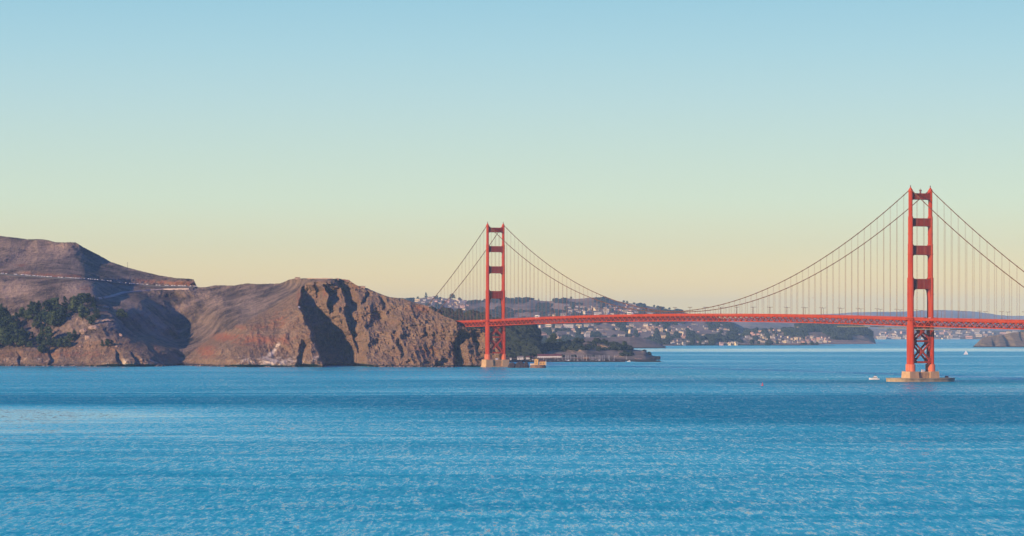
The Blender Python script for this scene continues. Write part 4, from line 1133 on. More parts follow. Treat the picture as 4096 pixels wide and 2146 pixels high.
# where the houses stand (the woods leave room for them)
big = [  # px, py(base), w px, h px, kind, colour
    (1669, 1206, 20, 8, 'long', 'yellow'), (1720, 1194, 18, 6, 'gable', 'cream'), (1736, 1190, 14, 5, 'gable', 'white'), (1693, 1212, 12, 6, 'gable', 'cream'), (1760, 1216, 12, 6, 'flat2', 'cream'), (1778, 1202, 24, 6, 'long', 'cream'),
    (1800, 1200, 10, 6, 'gable', 'tan'), (1790, 1208, 16, 6, 'flat2', 'pink'), (1838, 1205, 22, 8, 'step', 'cream'), (1848, 1214, 24, 10, 'long', 'white'), (1842, 1224, 30, 9, 'step', 'tan'), (1852, 1230, 18, 8, 'flat2', 'pink'),
    (1815, 1222, 12, 6, 'gable', 'tan'), (1770, 1240, 26, 4, 'long', 'grey'), (1860, 1208, 12, 7, 'gable', 'tan'), (1725, 1213, 14, 5, 'flat2', 'tan'), (1700, 1203, 12, 5, 'flat2', 'white'), (1745, 1207, 10, 5, 'gable', 'pink'),
    (2280, 1248, 16, 6, 'long', 'cream'), (2305, 1241, 12, 6, 'gable', 'cream'), (2314, 1252, 16, 6, 'long', 'white'), (2350, 1255, 36, 9, 'long', 'cream'), (2360, 1240, 14, 7, 'flat2', 'cream'), (2386, 1243, 20, 12, 'step', 'yellow'), (2391, 1234, 12, 6, 'gable', 'yellow'),
    (2391, 1257, 30, 7, 'long', 'white'), (2424, 1246, 24, 9, 'long', 'cream'), (2426, 1258, 20, 12, 'step', 'white'), (2448, 1258, 14, 6, 'gable', 'cream'), (2462, 1242, 12, 6, 'flat2', 'pink'), (2501, 1250, 22, 9, 'step', 'yellow'), (2520, 1244, 12, 6, 'gable', 'pink'),
    (2444, 1232, 10, 5, 'gable', 'tan'), (2545, 1252, 12, 5, 'flat2', 'white'), (2600, 1256, 26, 4, 'long', 'grey'), (2253, 1263, 22, 7, 'step', 'cream'), (2217, 1264, 14, 7, 'gable', 'yellow'), (2195, 1262, 10, 6, 'gable', 'cream'),
    (2140, 1308, 20, 9, 'step', 'white'), (2165, 1310, 18, 8, 'flat2', 'cream'), (2195, 1308, 24, 10, 'long', 'cream'), (2234, 1311, 26, 11, 'step', 'cream'), (2277, 1310, 36, 10, 'long', 'white'), (2316, 1310, 24, 11, 'step', 'yellow'),
    (2346, 1308, 20, 10, 'step', 'cream'), (2362, 1321, 16, 9, 'gable', 'tan'), (2398, 1321, 22, 8, 'gable', 'cream'), (2454, 1303, 14, 8, 'gable', 'cream'), (2470, 1320, 18, 7, 'step', 'yellow'), (2527, 1305, 18, 9, 'step', 'cream'),
    (2524, 1334, 20, 15, 'tower3', 'yellow'), (2486, 1350, 26, 13, 'step', 'cream'), (2349, 1349, 22, 18, 'tower3', 'white'), (2235, 1350, 24, 10, 'step', 'tan'), (2175, 1340, 20, 7, 'gable', 'pink'), (2415, 1338, 18, 7, 'gable', 'tan'), (2330, 1335, 12, 6, 'gable', 'tan'),
    (2584, 1303, 18, 7, 'flat2', 'cream'), (2598, 1322, 18, 7, 'gable', 'tan'), (2560, 1330, 16, 7, 'gable', 'pink'), (2643, 1306, 10, 6, 'gable', 'cream'), (2645, 1326, 12, 12, 'tower3', 'yellow'), (2669, 1325, 12, 8, 'flat2', 'cream'), (2690, 1312, 16, 8, 'gable', 'cream'),
    (2654, 1353, 18, 11, 'step', 'yellow'), (2611, 1345, 6, 6, 'flat2', 'yellow'), (2687, 1336, 14, 7, 'flat2', 'tan'), (2713, 1322, 16, 8, 'step', 'white'), (2735, 1320, 16, 7, 'step', 'cream'), (2737, 1338, 14, 10, 'tower3', 'cream'), (2735, 1353, 22, 8, 'long', 'pink'),
    (2735, 1380, 14, 11, 'tower3', 'cream'), (2885, 1378, 14, 9, 'flat2', 'pink'), (2910, 1380, 26, 6, 'long', 'yellow'), (2928, 1380, 14, 12, 'tower3', 'cream'), (2945, 1379, 12, 11, 'step', 'yellow'), (2866, 1381, 8, 8, 'flat2', 'white')]
hz = []
for (x, y, w, h, k, c) in big: hz.append((x, y, w, h, k, c, HILLS, None))
g = np.random.default_rng(5)
def scatter(T, n, x0, x1, y0, y1, wr, zone, ybelow=None):
    out_ = []; tr = 0
    while len(out_) < n and tr < 4000:
        tr += 1
        x = g.uniform(x0, x1); y = g.uniform(y0, y1)
        if y < T.topat(x) + 6: continue
        if any(abs(x - a[0]) < (a[2] + 9) * 0.62 and abs(y - a[1]) < 6.5 for a in hz + out_): continue
        w = g.uniform(*wr); k = ['gable', 'flat2', 'step', 'long', 'gable'][g.integers(0, 5)]; c = ['cream', 'white', 'tan', 'pink', 'cream', 'yellow', 'grey'][g.integers(0, 7)]
        out_.append((x, y, w * (1.4 if k == 'long' else 1), w * g.uniform(0.42, 0.6), k, c, T, zone))
    return out_
hz += scatter(HILLS, 16, 1640, 1870, 1195, 1240, (8, 12), 'hz')
hz += scatter(HILLS, 24, 2260, 2560, 1222, 1262, (7, 11), 'a')
hz += scatter(HILLS, 18, 2130, 2560, 1300, 1362, (8, 13), 'b')
hz += scatter(HILLS, 32, 2570, 2985, 1296, 1350, (8, 13), 'c')
hz += scatter(HILLS, 12, 2680, 2990, 1366, 1379, (8, 12), 'c')
hz += scatter(ISLE, 30, 2960, 3130, 1322, 1374, (9, 14), 'd')
hz += scatter(ISLE, 30, 3130, 3320, 1352, 1374, (9, 15), 'd')
far = [(3612, 1336, 24, 9, 'long', 'pink'), (3650, 1338, 14, 7, 'flat2', 'pink'), (3545, 1334, 12, 5, 'flat2', 'pink'), (3768, 1338, 18, 9, 'flat2', 'pink'), (3785, 1328, 20, 8, 'long', 'pink'), (3802, 1342, 10, 7, 'flat2', 'pink'), (3875, 1355, 26, 10, 'long', 'pink'), (3880, 1322, 20, 7, 'long', 'pink'),
       (3905, 1326, 30, 8, 'step', 'cream'), (4010, 1338, 22, 7, 'long', 'pink'), (3835, 1326, 14, 6, 'flat2', 'cream'), (3850, 1336, 16, 6, 'gable', 'grey'), (3820, 1345, 18, 7, 'flat2', 'grey'), (3940, 1343, 18, 6, 'long', 'tan'), (3795, 1358, 12, 14, 'tower3', 'cream'), (3780, 1358, 30, 5, 'long', 'cream'), (3820, 1358, 34, 5, 'long', 'white'),
       (3525, 1358, 34, 11, 'long', 'cream'), (3560, 1357, 30, 9, 'long', 'white'), (3590, 1357, 26, 8, 'long', 'cream'), (3615, 1353, 8, 10, 'tower3', 'white'), (3640, 1357, 40, 6, 'long', 'cream'), (3587, 1348, 8, 8, 'tower3', 'white'), (3700, 1357, 30, 5, 'long', 'cream'), (3745, 1357, 30, 4, 'long', 'tan'), (3970, 1352, 16, 5, 'long', 'cream')]
for (x, y, w, h, k, c) in far: hz.append((x, y, w, h, k, c, FAR, None))
hz += scatter(FAR, 14, 3510, 3680, 1330, 1352, (10, 18), 'e')
hz += scatter(FAR, 26, 3740, 4080, 1330, 1352, (10, 18), 'e')
def hidden_house(px, py, rp):
    for a in hz:
        if abs(px - a[0]) < a[2] * 0.5 + rp and a[1] - a[3] - rp < py < a[1] + rp * 2.3: return True
    return False
# woods on the farther hills: one mass each, built of many crowns
def wood(name, T, n, zone, rr, label, seed=0, thr=0.0, lam=60, skip=None):
    g = np.random.default_rng(seed); cs = []; rs = []
    tries = 0
    while len(cs) < n and tries < n * 12:
        tries += 1
        px = g.uniform(zone[0], zone[1]); tp = T.topat(px); ylo = max(tp, zone[2])
        if ylo >= zone[3]: continue
        py = g.uniform(ylo, zone[3])
        if float(vnoise(px / lam, py / (lam * .45), seed)) < thr: continue
        if skip and skip(px, py): continue
        p = T.at(px, py); r = g.uniform(*rr)
        if T in (HILLS, ISLE, FAR) and hidden_house(px, py, r / p.y * F * 0.6): continue
        cs.append((p.x, p.y, p.z + r * 0.45)); rs.append(r)
    V, Fc = blobs(cs, rs, ICO1 if n < 900 else ICO0, 0.3, 0.85, seed)
    o = link_mesh(name, list(map(tuple, V)), [tuple(x) for x in Fc], M['leaf_far'])
    tag(o, label, 'woodland', None, 'stuff'); return o
def slope_skip(px, py):
    return gauss(px, py, 2095, 1378, 34, 14) > 0.5 and random.random() < 0.8
wood('woodland', SLOPE, 1500, (1640, 2165, 1200, 1432), (5, 9.5), 'dark dense wood covering the slope behind the farther tower', 11, -0.9, 60, slope_skip)
wood('woodland', HILLS, 6500, (1600, 3300, 1245, 1380), (4.5, 10), 'dark trees among the houses on the big hillside across the bay', 12, -0.35, 55)
wood('woodland', HILLS, 900, (1600, 2740, 1195, 1250), (4, 9), 'scattered dark copses on the upper grassy hillside', 13, 0.28, 40)
wood('woodland', ISLE, 1900, (3120, 3504, 1290, 1360), (4.5, 11), 'dark wood covering the rounded headland across the bay', 14, -0.35, 45, lambda a, b: a > 3400 and b > 1343)
wood('woodland', ISLE, 900, (2930, 3300, 1318, 1378), (4.5, 9), 'dark trees between the waterside houses', 15, -0.3, 40)
wood('woodland', FAR, 500, (3500, 4200, 1325, 1352), (14, 24), 'faint tree belts on the far shore', 16, 0.0, 60)
wood('woodland', POINT, 260, (2180, 2520, 1368, 1402), (3, 7), 'dark bushes and low trees along the brow of the point', 17, 0.1, 26)
wood('woodland', POINT, 260, (2060, 2600, 1372, 1430), (1.5, 4), 'small dark bushes dotted over the brown slope of the point', 27, 0.15, 30)
wood('woodland', HILLS, 420, (2740, 3000, 1350, 1372), (6, 12), 'round dark wood above the shore left of the waterside houses', 18, 0.0, 30)
# skyline trees one can tell apart
sk = [(1672, 1192, 10), (1704, 1190, 18), (1749, 1196, 8), (1809, 1196, 20), (1838, 1203, 12), (2155, 1204, 8), (2285, 1197, 8), (2495, 1212, 6), (2508, 1214, 9), (2580, 1222, 6), (2617, 1232, 9), (2655, 1240, 6), (2678, 1242, 5)]
for i, (x, y, h) in enumerate(sk):
    p = HILLS.at(x, HILLS.topat(x) + 0.5); place_tree([2, 4, 0, 5][i % 4], (p.x, p.y, p.z - 2), max(12, h * 1.25 / F * p.y), f'dark tree on the skyline of the far hills, {ordn(i)} from the left', 'trees on the far skyline', 'skyline_tree', wide=1.2)
for i, (x, y, h, lab) in enumerate([(2215, 1372, 40, 'round dark tree on the brow of the low point, left of its bushes'), (2195, 1374, 28, 'dark tree at the foot of the wooded slope by the low point'), (2240, 1371, 18, 'smaller dark tree right of the round tree on the point'),
                                    (2300, 1368, 16, 'bushy dark tree on the crest of the point'), (2500, 1394, 30, 'dark tree clump near the right end of the point'), (2480, 1394, 18, 'small dark tree left of the end clump on the point'), (2122, 1436, 12, 'small dark bush beside the white waterside houses')]):
    p = POINT.at(x, max(y, POINT.topat(x) + 0.5)); place_tree([0, 3, 2][i % 3], (p.x, p.y, p.z - 1), h / F * p.y, lab, 'trees on the point', 'shore_tree', wide=1.5)
for r, u in TREES:
    if not u:
        for ch in list(r.children): bpy.data.objects.remove(ch)
        bpy.data.objects.remove(r)

# ------------------------------------------------------------------ houses
def house_proto(kind, wall, roof):
    r = empty('house')
    b = MB(); wins = []; rf = MB()
    if kind == 'flat2':
        b.box(-6, 6, -4, 4, -6, 5.6); rf.box(-6.4, 6.4, -4.4, 4.4, 5.6, 6.0)
        for z in (0.8, 3.6):
            wins.append((-5.2, 4.9, -4.04, -4.003, z, z + 1.3))
    elif kind == 'gable':
        b.box(-6, 6, -4, 4, -6, 4.0); rf.yprism([(-6.6, 3.9), (6.6, 3.9), (0, 6.8)], -4.6, 4.6)
        for i in range(3): wins.append((-4.6 + i * 3.4, -2.8 + i * 3.4, -4.04, -4.003, 1.2, 2.8))
    elif kind == 'long':
        b.box(-10, 10, -4, 4, -6, 5.0); rf.box(-10.5, 10.5, -4.6, 4.6, 5.0, 5.7)
        wins.append((-9.2, 8.8, -4.04, -4.003, 1.6, 3.2))
    elif kind == 'tower3':
        b.box(-6, 6, -4, 4, -6, 9.5); b.box(-8, -6, -3, 3, -6, 6.0); rf.box(-6.3, 6.3, -4.4, 4.4, 9.5, 10.0); rf.box(-8.2, -6.0, -3.2, 3.2, 6.0, 6.4)
        for z in (0.6, 3.6, 6.6): wins.append((-5.3, 5.3, -4.05, -4.003, z, z + 1.3))
    elif kind == 'step':
        b.box(-7, 7, -2, 6, -6, 7.5); b.box(-6, 5, -6, -2, -7, 3.5); rf.box(-7.4, 7.4, -2.4, 6.4, 7.5, 8.0); rf.box(-6.3, 5.3, -6.3, -2.0, 3.5, 3.8)
        wins += [(-6.2, 6.2, -2.04, -2.003, 4.6, 6.4), (-5.2, 4.2, -6.04, -6.003, 0.6, 2.4)]
    b.build('wall', wall, r); rf.build('roof', roof, r)
    for q in wins: w = MB(); w.box(*q); w.build('window', M['glass'], r)
    return r
HW = {'cream': M['cream'], 'white': simple('white_wall', (0.60, 0.57, 0.52), 0.8), 'tan': simple('tan_wall', (0.56, 0.42, 0.29), 0.85), 'pink': simple('pink_wall', (0.74, 0.46, 0.36), 0.85), 'yellow': simple('yellow_wall', (0.86, 0.70, 0.38), 0.85), 'grey': simple('grey_wall', (0.36, 0.34, 0.33), 0.85)}
HPROT = {}
def house(loc, w, h, kind, colr, rz, label, group):
    key = (kind, colr)
    rf = M['greyroof'] if kind in ('flat2', 'tower3') else (M['brownroof'] if kind == 'gable' else HW[colr] if kind == 'long' else M['greyroof'])
    if key not in HPROT: HPROT[key] = house_proto(kind, HW[colr], rf); c = HPROT[key]
    else: c = copy_tree(HPROT[key])
    c.location = loc
    bw_ = {'flat2': 12, 'gable': 12, 'long': 20, 'tower3': 14, 'step': 14}[kind]; bh = {'flat2': 6, 'gable': 6.8, 'long': 5.7, 'tower3': 10, 'step': 8}[kind]
    c.scale = (w / bw_, w / bw_, h / bh); c.rotation_euler = (0, 0, rz)
    tag(c, label, 'house', group); return c
NAMEK = {'flat2': 'flat roofed house', 'gable': 'gabled house', 'long': 'long low building', 'tower3': 'tall block of flats', 'step': 'stepped house'}
def zone_of(x, y, T):
    if T is ISLE: return ('lower' if y > 1350 else 'upper') + ' part of village right of the hills', 0 if y > 1350 else 1
    if T is FAR: return 'far shore, right of nearer tower' if x > 3682 else 'far shore, left of nearer tower', 2
    if x < 1900: return 'high hillside, left of farther tower', 3
    if y < 1268: return 'hillside just above bridge deck', 4
    if x < 2360: return ('upper' if y < 1325 else 'lower') + ' left hillside below deck', 5
    if x < 2620: return ('upper' if y < 1325 else 'lower') + ' middle hillside below deck', 6
    return ('upper' if y < 1330 else ('waterside' if y > 1360 else 'middle')) + ' right hillside below deck', 7
hz.sort(key=lambda a: a[0])
lc = {}
for (x, y, w, h, k, c, T, z) in hz:
    zn, _ = zone_of(x, y, T); key = (c, k, zn); i = lc.get(key, 0); lc[key] = i + 1
tot = dict(lc); lc = {}
for (x, y, w, h, k, c, T, z) in hz:
    zn, _ = zone_of(x, y, T); key = (c, k, zn); i = lc.get(key, 0); lc[key] = i + 1
    lab = f'{c} {NAMEK[k]}, {zn}' + (f', {ordn(i)} such from left' if tot[key] > 1 else '')
    p = T.at(x, y); s_ = p.y / F
    house((p.x, p.y - 6, p.z + 0.5), w * s_, h * s_, k, c, random.uniform(-0.45, 0.75) if w * s_ < 40 else random.uniform(-0.1, 0.2), lab, 'houses on the ' + ('far shore' if T is FAR else 'village slope' if T is ISLE else 'big hillside'))
# ------------------------------------------------------------------ lighthouse station, rocks, breakwater
DL = sea_depth(1472.5)
def sp(px, D, z=0.0): return Vector(((px - 2048) / F * D, D, z))
c0 = sp(2151, DL + 12)
ls = empty('lighthouse_station', c0)
tag(ls, 'ochre lighthouse station buildings on a small rock beside the farther tower', 'lighthouse')
b = MB(); b.box(-5.4, 0.8, -4, 4, 4.2, 12.6); b.build('signal_building', M['goldwall'], ls)
b = MB(); b.box(-5.9, 1.3, -4.5, 4.5, 12.6, 13.2); b.box(-4.0, -1.0, -2, 2, 13.2, 13.9); b.build('flat_roof', M['goldwall'], ls)
b = MB(); b.box(2.6, 11.6, -3.5, 4.5, 4.2, 9.8); b.build('keeper_house', M['goldwall'], ls)
b = MB(); b.prism([(2.2, -4), (12.0, -4), (12.0, 5), (2.2, 5)], 9.8, 12.0, 0.35); b.build('hipped_roof', M['redroof'], ls)
for x in (3.6, 6.0, 8.6): b = MB(); b.box(x, x + 1.0, -3.56, -3.503, 6.0, 8.4); b.build('window', M['glass'], ls)
for z in (6.4, 9.6): b = MB(); b.box(-3.2, -2.2, -4.06, -4.003, z, z + 1.6); b.build('window', M['glass'], ls)
b = MB(); b.box(-12.0, -5.4, -3.5, 3.5, 4.0, 6.6); b.box(11.8, 13.4, -3, 2, 4.0, 10.5); b.build('annex', M['cream'], ls)
b = MB(); b.tube([(9.0, 0, 11.0), (9.0, 0, 16.0)], 0.2, 6); b.tube([(13.0, 0, 10.5), (13.0, 0, 13.5)], 0.15, 6); b.build('mast', M['mast'], ls)
# the rock it stands on
rngq = np.random.default_rng(3)
def bigrock(name, px0, px1, D, hgt, mat, label, cat, seed, depthm=16, n=26, topflat=True):
    x0 = (px0 - 2048) / F * D; x1 = (px1 - 2048) / F * D; g = np.random.default_rng(seed)
    nx, nz = 60, 26
    V = []; Fc = []
    for j in range(nz):
        t = j / (nz - 1)
        for i in range(nx):
            a = 2 * math.pi * i / nx
            rr = (1 - 0.25 * t ** 1.5) if topflat else math.sqrt(max(0.0, 1 - (t * 0.98) ** 2))
            V.append([(x0 + x1) / 2 + (x1 - x0) / 2 * rr * math.copysign(abs(math.cos(a)) ** 0.7, math.cos(a)), D + depthm / 2 + depthm / 2 * rr * math.copysign(abs(math.sin(a)) ** 0.7, math.sin(a)), -3 + (hgt + 3) * t])
    V = np.array(V); cx, cy = (x0 + x1) / 2, D + depthm / 2
    n_ = fbm(V[:, 0] / 5, V[:, 1] / 5, V[:, 2] / 4 + seed, 4, seed, 0.55, True)
    d = V[:, :2] - np.array([cx, cy]); V[:, :2] = np.array([cx, cy]) + d * (1 + 0.10 * n_[:, None]); V[:, 2] += 0.5 * n_ * (V[:, 2] > 0.5)
    for j in range(nz - 1):
        for i in range(nx): Fc.append((j * nx + i, j * nx + (i + 1) % nx, (j + 1) * nx + (i + 1) % nx, (j + 1) * nx + i))
    Fc.append(tuple((nz - 1) * nx + i for i in range(nx)))
    o = link_mesh(name, V.tolist(), Fc, mat); tag(o, label, cat); return o
M['rustrock'] = simple('brown_rock', (0.20, 0.12, 0.075), 0.9, 0.45, 0.3, bmp=0.6)
bigrock('station_rock', 2119, 2186, DL - 2, 4.6, M['rustrock'], 'low brown rock platform carrying the lighthouse station', 'rock', 5, 26)
for (a, c_, h, lab, sd) in ((2092, 2117, 9.0, 'dark rounded rock stack left of the lighthouse station', 7), (2058, 2102, 9.6, 'large dark rounded rock between tower pier and station', 8), (2030, 2066, 8.2, 'dark rounded rock touching the right edge of the tower pier', 9), (2050, 2074, 5.5, 'low dark rock between the two rounded stacks', 10)):
    bigrock('sea_rock', a, c_, DL + 4 + sd, h, M['darkrock'], lab, 'rock', sd, 18, topflat=False)
# small rocks strung along the foot of the cliffs
M['shorerock'] = simple('shore_rock', (0.22, 0.15, 0.11), 0.9, 0.5, 0.4)
g = np.random.default_rng(17); cs = []; rs = []
for i in range(420):
    px = g.uniform(-50, 2000)
    if 690 < px < 760 or 1300 < px < 1420: continue
    D = float(sea_depth(interp(px, HS))); r = g.uniform(0.6, 2.6) * (1.5 if g.random() < .1 else 1)
    cs.append(((px - 2048) / F * D, D - g.uniform(-6, 5), g.uniform(-0.6, 0.8))); rs.append(r)
V, Fc = blobs(cs, rs, ICO1, 0.35, 0.7, 4)
o = link_mesh('shore_rocks', list(map(tuple, V)), [tuple(x) for x in Fc], M['shorerock']); tag(o, 'scattered tide rocks along the foot of the brown cliffs', 'rocks', None, 'stuff')
# breakwater of dark rubble
D0 = sea_depth(1449); cs = []; rs = []
for i in range(900):
    px = g.uniform(2030, 2500); D = D0 + 4 + g.uniform(-4, 5); cs.append(((px - 2048) / F * D, D, g.uniform(-0.5, 2.4))); rs.append(g.uniform(0.9, 1.9))
V, Fc = blobs(cs, rs, ICO1, 0.35, 0.7, 8)
nb_ = len(V)
x0, x1 = (2028 - 2048) / F * D0, (2502 - 2048) / F * D0
V = np.concatenate([V, np.array([(x0, D0, -4), (x1, D0, -4), (x1, D0 + 12, -4), (x0, D0 + 12, -4), (x0, D0 + 3, 2.3), (x1, D0 + 3, 2.3), (x1, D0 + 9, 2.3), (x0, D0 + 9, 2.3)])])
fs = [tuple(x) for x in Fc] + [tuple(i + nb_ for i in f) for f in [(4, 5, 6, 7), (0, 1, 5, 4), (1, 2, 6, 5), (2, 3, 7, 6), (3, 0, 4, 7)]]
o = link_mesh('breakwater', list(map(tuple, V)), fs, M['darkrock']); tag(o, 'long low dark rubble breakwater in front of the marina', 'breakwater')

# waterside buildings
Dq = 5420.0
def shed(px0, px1, py0, py1, roofm, label, gable=True, D=Dq, wallm=None, nwin=8, red=True):
    x0 = (px0 - 2048) / F * D; x1 = (px1 - 2048) / F * D; z0 = H - (py1 - YH) / F * D; z1 = H - (py0 - YH) / F * D
    r = empty('waterfront_building', ((x0 + x1) / 2, D, z0)); hw = (x1 - x0) / 2; hh = z1 - z0; dp = min(7.0, hw * .8)
    b = MB(); b.box(-hw, hw, -dp, dp, -3, hh * 0.62); b.build('wall', wallm or M['boat'], r)
    b = MB(); yy = dp + .5
    n_ = [(-hw - .4, -yy, hh * .60), (hw + .4, -yy, hh * .60), (hw + .4, yy, hh * .60), (-hw - .4, yy, hh * .60), (-hw - .4, 0, hh), (hw + .4, 0, hh)]
    b.add(n_, [(0, 3, 2, 1), (0, 1, 5, 4), (2, 3, 4, 5), (1, 2, 5), (3, 0, 4)]); b.build('roof', roofm, r)
    for i in range(nwin):
        x = -hw + (i + .6) * 2 * hw / nwin; w_ = MB(); w_.box(x - 0.6, x + 0.6, -dp - .05, -dp - .003, hh * .18, hh * .18 + 1.7); w_.build('window', M['glass'], r)
    tag(r, label, 'building', 'waterfront buildings at the marina'); return r
POINTD = Dq
shed(2150, 2246, 1417, 1437, M['redroof'], 'long white waterfront building with a dark red roof', nwin=12)
shed(2104, 2132, 1425, 1436, M['redroof'], 'white low building with red roof left of the long building', nwin=5)
shed(2078, 2094, 1424, 1436, M['greyroof'], 'small white gabled house, second from the left by the marina', nwin=3)
shed(2069, 2076, 1425, 1436, M['greyroof'], 'narrow white shed beside the small gabled house', nwin=1)
shed(2039, 2046, 1430, 1436, M['greyroof'], 'tiny white hut closest to the farther tower', nwin=1)
shed(2262, 2300, 1427, 1437, M['greyroof'], 'grey tan shed behind the marina masts', wallm=HW['grey'], nwin=5)
shed(2540, 2566, 1432, 1437, M['greyroof'], 'low pinkish shed near the right end of the point', D=5350, wallm=HW['pink'], nwin=4)
shed(2300, 2316, 1429, 1436, M['greyroof'], 'pale hut among the marina masts', nwin=2)

# ------------------------------------------------------------------ boats
def sailboat_moored():
    r = empty('sailboat')
    b = MB(); st = [(-4.8, 0.3, 0.5), (-4.2, 1.3, 0.8), (-1, 1.6, 1.0), (2, 1.35, 1.1), (4.2, 0.5, 1.3), (4.8, 0.06, 1.4)]
    vs = []
    for y, w_, h in st: vs += [(-w_, y, h), (w_, y, h), (w_ * .6, y, -0.3), (-w_ * .6, y, -0.3)]
    fs = [(0, 1, 2, 3), (20, 23, 22, 21)]
    for i in range(5):
        a = 4 * i
        for k in range(4): fs.append((a + k, a + 4 + k, a + 4 + (k + 1) % 4, a + (k + 1) % 4))
    b.add(vs, fs); b.box(-0.8, 0.8, -2, 1.6, 1.0, 1.7); b.build('hull', M['white'], r)
    b = MB(); b.tube([(0, 0.8, 1.0), (0, 0.8, 14)], 0.28, 6, 0.2); b.tube([(0, 0.8, 2.2), (0, -3.6, 2.3)], 0.2, 6); b.tube([(0, 4.7, 1.4), (0, 0.8, 13.5)], 0.03, 3); b.tube([(-1.0, .8, 9), (1.0, .8, 9)], 0.05, 4)
    b.build('mast', M['mast'], r)
    return r
sb = sailboat_moored(); first = True
mpx = [(2250, 19), (2263, 22), (2267, 15), (2275, 12), (2282, 9), (2297, 20), (2310, 12), (2326, 19), (2332, 12), (2346, 13), (2361, 20), (2367, 14), (2372, 21), (2377, 16), (2385, 20), (2393, 12), (2398, 22), (2404, 13), (2411, 14), (2417, 12), (2434, 15), (2438, 18), (2456, 14), (2219, 9), (2232, 10), (2507, 8)]
for i, (px, hp) in enumerate(mpx):
    c = sb if i == 0 else copy_tree(sb)
    D = 5230 + (i * 37) % 120; s_ = hp / F * D / 14.0 * 1.0
    c.location = sp(px, D); k = max(0.75, s_ * 1.05); c.scale = (k, k, k * 1.05); c.rotation_euler = (0, 0, random.choice([0.3, 0.5, -1.2, 1.4]) + random.uniform(-.2, .2))
    tag(c, f'moored sailboat with bare mast, {ordn(i) if px not in (2219, 2232, 2507) else ""} from left among the marina masts' if px not in (2219, 2232, 2507) else
        {2219: 'small sailboat moored in front of the long red roofed building, left of two', 2232: 'small sailboat moored in front of the long red roofed building, right of two', 2507: 'lone small sailboat moored near the right end of the point'}[px], 'sailboat', 'sailboats moored in the marina')
def motor_boat(name, L=12.5):
    r = empty(name); b = MB(); k = L / 12.5
    st = [(-6, 1.7, 1.3), (-3, 1.9, 1.4), (1, 1.8, 1.6), (4, 1.1, 1.9), (6.2, 0.08, 2.2)]
    vs = []
    for y, w_, h in st: vs += [(-w_ * k, y * k, h * k), (w_ * k, y * k, h * k), (w_ * .65 * k, y * k, -0.4 * k), (-w_ * .65 * k, y * k, -0.4 * k)]
    fs = [(0, 1, 2, 3), (16, 19, 18, 17)]
    for i in range(4):
        a = 4 * i
        for q in range(4): fs.append((a + q, a + 4 + q, a + 4 + (q + 1) % 4, a + (q + 1) % 4))
    b.add(vs, fs); b.build('hull', M['boat'], r)
    b = MB(); b.box(-1.3 * k, 1.3 * k, -3.6 * k, 1.8 * k, 1.4 * k, 3.2 * k); b.box(-1.0 * k, 1.0 * k, -2.8 * k, 0.4 * k, 3.2 * k, 4.2 * k); b.build('cabin', M['boat'], r)
    b = MB(); b.box(-1.33 * k, 1.33 * k, -3.0 * k, 1.83 * k, 2.2 * k, 2.8 * k); b.build('window', M['glass'], r)
    b = MB(); b.box(-1.1 * k, 1.1 * k, -3.2 * k, 0.6 * k, 4.9 * k, 5.05 * k); b.tube([(0, -1.5 * k, 4.2 * k), (0, -1.5 * k, 6.4 * k)], .07 * k, 5)
    for x in (-1, 1):
        for y in (-3, .4): b.tube([(x * k, y * k, 4.2 * k), (x * k, y * k, 4.95 * k)], .05 * k, 4)
    b.build('flybridge_top', M['cloth1'], r)
    return r
mb = motor_boat('motor_cruiser', 13.2); D = sea_depth(1519.5); mb.location = sp(3497, D); mb.rotation_euler = (0, 0, R(82)); tag(mb, 'white motor cruiser heading left beside the nearer tower', 'motor boat')
mb2 = copy_tree(mb); mb2.name = 'motor_yacht'; mb2.location = sp(2129, 5060); mb2.location = sp(2129, sea_depth(1446)); mb2.rotation_euler = (0, 0, R(85)); mb2.scale = (.8, .8, .8); tag(mb2, 'white motor boat just behind the lighthouse station', 'motor boat')
mb3 = copy_tree(mb); mb3.name = 'fishing_boat'; mb3.location = sp(2477, 5215); mb3.rotation_euler = (0, 0, R(100)); mb3.scale = (.62, .62, .62); tag(mb3, 'small white boat by the right end of the marina, left of two', 'motor boat')
mb4 = copy_tree(mb); mb4.name = 'fishing_boat'; mb4.location = sp(2516, 5195); mb4.rotation_euler = (0, 0, R(70)); mb4.scale = (.55, .55, .55); tag(mb4, 'small white boat by the right end of the marina, right of two', 'motor boat')
D = sea_depth(1419.5); sr = empty('sailing_yacht', sp(3864, D), R(75)); tag(sr, 'white sailboat under sail on the bay right of the nearer tower', 'sailboat')
b = MB(); st = [(-4.8, 0.5, 1.0), (-3, 1.5, 1.1), (1, 1.6, 1.2), (3.6, 0.9, 1.4), (5, 0.06, 1.6)]; vs = []
for y, w_, h in st: vs += [(-w_, y, h), (w_, y, h), (w_ * .6, y, -.3), (-w_ * .6, y, -.3)]
fs = [(0, 1, 2, 3), (16, 19, 18, 17)]
for i in range(4):
    for q in range(4): fs.append((4 * i + q, 4 * i + 4 + q, 4 * i + 4 + (q + 1) % 4, 4 * i + (q + 1) % 4))
b.add(vs, fs); b.build('hull', M['boat'], sr)
b = MB(); b.tube([(0, 0.6, 1), (0, 0.6, 10)], .12, 6); b.build('mast', M['mast'], sr)
b = MB()
